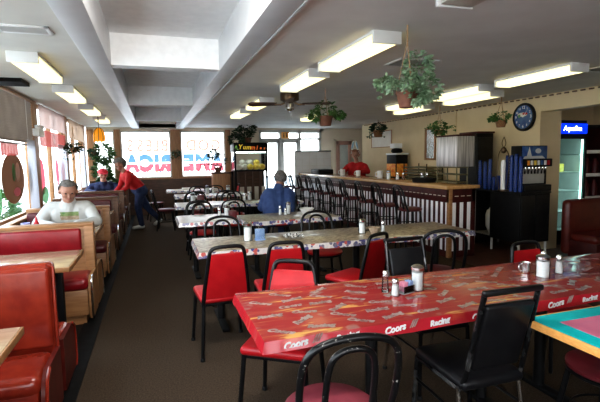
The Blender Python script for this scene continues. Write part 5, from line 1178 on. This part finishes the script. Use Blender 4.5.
# man in the white sweatshirt (faces the camera, leaning on his booth table)
hs = 0.27
hd, P = head((0.03, -0.32, 1.185), hs, (0.25, -1, -0.38))
sg = hd+[((0.01, -0.20, 1.00), (0.015, -0.26, 1.12), 0.072, 0.066, 'skin')]
sg += torso((0, 0.02, 0.55), (0, -0.13, 0.90), None, 0.09, 0.11, 0.145, 0.14, 'sweat')
sg += [((-0.20, -0.16, 0.96), (0.20, -0.16, 0.96), 0.09, 0.09, 'sweat'), ((0, -0.17, 0.98), (0.01, -0.21, 1.045), 0.12, 0.085, 'sweat')]
for s in (-1, 1):
    sg += [((s*0.23, -0.16, 0.94), (s*0.33, -0.30, 0.765+0.03), 0.082, 0.066, 'sweat'), ((s*0.33, -0.30, 0.795), (s*0.13, -0.50, 0.795), 0.064, 0.045, 'sweat'), ((s*0.14, -0.49, 0.795), (s*0.11, -0.52, 0.79), 0.03, 0.028, 'skin')]
    sg += hand((s*0.11, -0.52, 0.785), (-s*0.8, -0.5, 0.0), (0, -0.2, -0.6), 1.1, 0.35, -s)
    sg += [((s*0.10, -0.02, 0.53), (s*0.13, -0.42, 0.54), 0.105, 0.075, 'greytrousers'), ((s*0.13, -0.42, 0.54), (s*0.13, -0.38, 0.12), 0.07, 0.05, 'greytrousers'), ((s*0.13, -0.36, 0.05), (s*0.14, -0.54, 0.04), 0.045, 0.038, 'shoe')]
sg += [((-0.1, 0.0, 0.55), (0.1, 0.0, 0.55), 0.11, 0.11, 'greytrousers')]
man = person('grey-haired man in a white sweatshirt leaning on his booth table', 'person', (-1.04, 6.36, 0), 0, sg, zones=[((0.02, -0.28, 0.895), (0.105, 0.10, 0.028), 'printgreen'), ((0.02, -0.28, 0.845), (0.105, 0.10, 0.024), 'printbrown')])
hairdo(man, P, hs, 'hairgrey')
# man with red cap, same pose farther back
hs = 0.27
hd, P = head((0.0, -0.26, 1.17), hs, (0.25, -1, -0.16))
sg = hd+[((0, -0.18, 0.96), (0, -0.22, 1.07), 0.07, 0.065, 'skin')]+torso((0, 0.02, 0.55), (0, -0.12, 0.87), None, 0.09, 0.12, 0.145, 0.14, 'navy')+[((-0.22, -0.14, 0.90), (0.22, -0.14, 0.90), 0.09, 0.09, 'navy'), ((0, -0.15, 0.93), (0, -0.19, 1.0), 0.11, 0.08, 'navy')]
for s in (-1, 1):
    sg += [((s*0.25, -0.14, 0.90), (s*0.34, -0.28, 0.80), 0.085, 0.068, 'navy'), ((s*0.34, -0.28, 0.80), (s*0.14, -0.46, 0.795), 0.066, 0.045, 'navy'), ((s*0.15, -0.46, 0.795), (s*0.12, -0.49, 0.79), 0.03, 0.028, 'skin')]
    sg += hand((s*0.12, -0.49, 0.785), (-s*0.7, -0.6, 0.0), (0, -0.2, -0.6), 1.1, 0.35, -s)
    sg += [((s*0.10, -0.02, 0.53), (s*0.13, -0.42, 0.54), 0.105, 0.075, 'jeans'), ((s*0.13, -0.42, 0.54), (s*0.13, -0.38, 0.12), 0.07, 0.05, 'jeans'), ((s*0.13, -0.36, 0.05), (s*0.14, -0.54, 0.04), 0.045, 0.038, 'shoeblack')]
cap = person('man in a red cap and navy jacket seated at the far booth', 'person', (-1.10, 11.22, 0.06), 0, sg, voxel=0.0095)
m = M(); n, h = 24, 8; vs = []
for i in range(h+1):
    th = PI*0.5*i/h
    for k in range(n): ph = 2*PI*k/n; vs.append(P(0.42*math.sin(th)*math.cos(ph), 0.46*math.sin(th)*math.sin(ph)-0.02, 0.20+0.36*math.cos(th)))
m.add(vs, [(i*n+k, (i+1)*n+k, (i+1)*n+(k+1) % n, i*n+(k+1) % n) for i in range(h) for k in range(n)])
m.prism([P(0.36*math.cos(PI*k/10), 0.28+0.46*math.sin(PI*k/10), 0.22-0.05*math.sin(PI*k/10)) for k in range(11)], P(0, 0, 0.04)-P(0, 0, 0)); m.build('cap', 'capred', cap)
hairdo(cap, P, hs, 'hairbrown', low=-0.2, thick=0.01)
# waitress bending over the booth table (local -y = her facing; turned towards the wall)
hs = 0.26
hd, P = head((0.0, -0.36, 1.455), hs, (0.15, -1, -0.45))
sg = hd+[((0, -0.27, 1.27), (0, -0.31, 1.37), 0.06, 0.055, 'skin')]+torso((0, 0.0, 0.95), (0, -0.22, 1.20), None, 0.085, 0.095, 0.135, 0.125, 'redshirt')
sg += [((-0.17, -0.24, 1.24), (0.17, -0.24, 1.24), 0.08, 0.08, 'redshirt'), ((-0.09, 0.02, 0.90), (0.09, 0.02, 0.90), 0.145, 0.145, 'jeans'), ((-0.08, 0.06, 0.86), (0.08, 0.06, 0.86), 0.14, 0.14, 'jeans')]
for s in (-1, 1):
    sg += [((s*0.21, -0.24, 1.22), (s*0.24, -0.30, 0.98), 0.07, 0.056, 'redshirt'), ((s*0.24, -0.30, 0.98), (s*0.15, -0.48, 0.82), 0.054, 0.040, 'redshirt'), ((s*0.16, -0.46, 0.835), (s*0.145, -0.50, 0.80), 0.03, 0.028, 'skin')]
    sg += hand((s*0.145, -0.50, 0.805), (-s*0.2, -0.95, -0.12), (0, 0, -1), 1.05, 0.3, -s)
sg += [((0.10, 0.02, 0.86), (0.10, -0.04, 0.48), 0.115, 0.082, 'jeans'), ((0.10, -0.04, 0.48), (0.09, 0.02, 0.10), 0.078, 0.06, 'jeans'), ((0.09, 0.04, 0.05), (0.09, -0.15, 0.042), 0.048, 0.040, 'shoe')]
sg += [((-0.10, 0.03, 0.86), (-0.12, 0.22, 0.48), 0.115, 0.082, 'jeans'), ((-0.12, 0.22, 0.48), (-0.14, 0.50, 0.16), 0.078, 0.058, 'jeans'), ((-0.14, 0.54, 0.12), (-0.15, 0.42, 0.045), 0.048, 0.042, 'shoe')]
wai = person('waitress in a red top and jeans bending over the far booth table', 'person', (-0.36, 10.62, 0), -PI/2+0.35, sg, voxel=0.0095)
hairdo(wai, P, hs, 'hairgrey', low=-0.36, thick=0.10, vol=1.10)
# man in blue, seated with his back to the camera
hs = 0.27
hd, P = head((0.06, 0.10, 1.20), hs, (0.25, 1, -0.12))
sg = hd+[((0.02, 0.06, 1.0), (0.03, 0.08, 1.12), 0.075, 0.068, 'skin')]+torso((0, -0.02, 0.56), (0, 0.05, 0.90), None, 0.11, 0.14, 0.17, 0.155, 'bluejacket')+[((-0.165, 0.04, 0.93), (0.175, 0.04, 0.92), 0.10, 0.10, 'bluejacket'), ((0, 0.04, 0.97), (0.01, 0.06, 1.05), 0.13, 0.085, 'bluejacket')]
for s in (-1, 1):
    sg += [((s*0.215, 0.05, 0.91), (s*0.265, 0.16, 0.72), 0.090, 0.075, 'bluejacket'), ((s*0.265, 0.16, 0.72), (s*0.17, 0.46, 0.80), 0.072, 0.05, 'bluejacket'), ((s*0.18, 0.45, 0.80), (s*0.16, 0.49, 0.80), 0.03, 0.028, 'skin')]
    sg += hand((s*0.16, 0.49, 0.797), (-s*0.4, 0.9, 0.0), (0, 0, -1), 1.1, 0.3, s)
    sg += [((s*0.10, 0.0, 0.54), (s*0.14, 0.42, 0.55), 0.11, 0.08, 'jeans'), ((s*0.14, 0.42, 0.55), (s*0.14, 0.40, 0.12), 0.075, 0.052, 'jeans'), ((s*0.14, 0.38, 0.05), (s*0.15, 0.56, 0.042), 0.047, 0.040, 'shoeblack')]
sg += [((-0.1, 0.0, 0.57), (0.1, 0.0, 0.57), 0.125, 0.125, 'jeans')]
blu = person('man in a blue jacket seated with his back to us', 'person', (1.985, 7.12, 0), 0.0, sg, voxel=0.0095)
hairdo(blu, P, hs, 'hairgrey', low=-0.30, thick=0.03)
# woman behind the bar with rabbit ears
hs = 0.26
hd, P = head((0.0, -0.10, 1.60), hs, (0.0, -1, -0.22))
sg = hd+[((0, -0.02, 1.38), (0, -0.06, 1.50), 0.06, 0.056, 'skin')]+torso((0, 0.02, 0.98), (0, 0.0, 1.28), None, 0.09, 0.10, 0.14, 0.14, 'redshirt')+[((-0.18, 0.0, 1.31), (0.18, 0.0, 1.31), 0.085, 0.085, 'redshirt'), ((-0.09, 0.02, 0.92), (0.09, 0.02, 0.92), 0.14, 0.14, 'greytrousers')]
for s in (-1, 1):
    sg += [((s*0.22, 0.0, 1.30), (s*0.33, -0.12, 1.17), 0.078, 0.066, 'redshirt'), ((s*0.33, -0.12, 1.17), (s*0.17, -0.40, 1.16), 0.064, 0.045, 'redshirt'), ((s*0.18, -0.38, 1.16), (s*0.16, -0.42, 1.15), 0.03, 0.028, 'skin')]
    sg += hand((s*0.16, -0.42, 1.148), (-s*0.3, -0.9, -0.05), (0, 0, -1), 1.05, 0.3, -s)
    sg += [((s*0.10, 0.02, 0.90), (s*0.11, 0.0, 0.50), 0.11, 0.08, 'greytrousers'), ((s*0.11, 0.0, 0.50), (s*0.11, 0.02, 0.10), 0.076, 0.055, 'greytrousers'), ((s*0.11, 0.04, 0.05), (s*0.12, -0.15, 0.042), 0.047, 0.040, 'shoeblack')]
bar = person('woman in a red top and white rabbit-ear headband behind the bar', 'person', (5.02, 10.45, 0), -0.75, sg, voxel=0.0095)
hairdo(bar, P, hs, 'hairred', low=-0.30, thick=0.06, vol=1.04)
m = M()
for s in (-1, 1):
    m.ell(P(s*0.22, -0.02, 0.95), (0.038, 0.018, 0.125), 14, 0, rot=Matrix.Rotation(-s*0.28, 3, 'Y').transposed() if False else Matrix.Rotation(s*0.25, 3, 'Y')); m.ell(P(s*0.22, 0.03, 0.94), (0.022, 0.012, 0.095), 12, 1, rot=Matrix.Rotation(s*0.25, 3, 'Y'))
m.tube([P(0.43*math.cos(a), -0.02, 0.12+0.43*math.sin(a)) for a in [PI*k/12 for k in range(13)]], 0.010, 6)
m.build('rabbit_ears', ['white', 'paintblue'], bar)

# ================================================================== LIGHT, SKY, CAMERA
w = bpy.data.worlds.new('World'); S.world = w; w.use_nodes = True; nt = w.node_tree
bg = nt.nodes['Background'] if 'Background' in nt.nodes else nt.nodes.new('ShaderNodeBackground')
tc = nt.nodes.new('ShaderNodeTexCoord'); sp = nt.nodes.new('ShaderNodeSeparateXYZ'); cr = nt.nodes.new('ShaderNodeValToRGB')
cr.color_ramp.elements[0].position = 0.45; cr.color_ramp.elements[0].color = (1.0, 0.98, 0.96, 1); cr.color_ramp.elements[1].position = 0.9; cr.color_ramp.elements[1].color = (0.62, 0.80, 1.0, 1)
mp = nt.nodes.new('ShaderNodeMapRange'); mp.inputs['From Min'].default_value = -1; mp.inputs['From Max'].default_value = 1
nt.links.new(tc.outputs['Generated'], sp.inputs[0]); nt.links.new(sp.outputs['Z'], mp.inputs['Value']); nt.links.new(mp.outputs['Result'], cr.inputs['Fac']); nt.links.new(cr.outputs['Color'], bg.inputs['Color'])
bg.inputs['Strength'].default_value = 4.5
def lamp(kind, name, loc, rot, energy, col, **kw):
    l = bpy.data.lights.new(name, kind); l.energy = energy; l.color = col
    for k_, v in kw.items(): setattr(l, k_, v)
    o = bpy.data.objects.new(name, l); COL.objects.link(o); o.location = loc; o.rotation_euler = rot; return o
lamp('SUN', 'sun', (0, 0, 20), (math.radians(50), 0, math.radians(200)), 1.5, (1.0, 0.95, 0.88), angle=0.02)

lamp('AREA', 'recess_fill', (0.17, 2.1, 2.66), (math.radians(35), 0, 0), 34, (1.0, 0.98, 0.94), shape='RECTANGLE', size=0.7, size_y=0.5)  # added fill, out of view, brightening the recess and crossbeam face
lamp('AREA', 'camera_flash', (0.05, -0.06, 1.72), (math.radians(86), 0, math.radians(-18.3)), 4.5, (1.0, 0.97, 0.93), size=0.10)
lamp('AREA', 'refrigerator_fill', (6.66, 5.68, 1.05), (math.radians(90), 0, 0), 3.0, (0.85, 1.0, 0.97), shape='RECTANGLE', size=0.5, size_y=1.5)  # added fill behind the door glass, brightening the interior beyond its light tube
cam = bpy.data.cameras.new('camera'); cam.sensor_width = 36; cam.lens = 440.81/600*36; cam.clip_start = 0.05; cam.clip_end = 200
co = bpy.data.objects.new('camera', cam); COL.objects.link(co)
R = ((0.94891, -0.04603, 0.31216), (-0.31513, -0.08789, 0.94497), (-0.01606, -0.99507, -0.09791))
co.matrix_world = Matrix(((R[0][0], -R[0][1], -R[0][2], 0), (R[1][0], -R[1][1], -R[1][2], 0), (R[2][0], -R[2][1], -R[2][2], 1.55), (0, 0, 0, 1)))
S.camera = co
S.view_settings.view_transform = 'Standard'; S.view_settings.look = 'None'
try: S.view_settings.look = 'Medium High Contrast'
except TypeError: pass
S.view_settings.exposure = 0.52
S.cycles.use_denoising = True
S.cycles.max_bounces = 8; S.cycles.transparent_max_bounces = 12; S.cycles.sample_clamp_indirect = 6
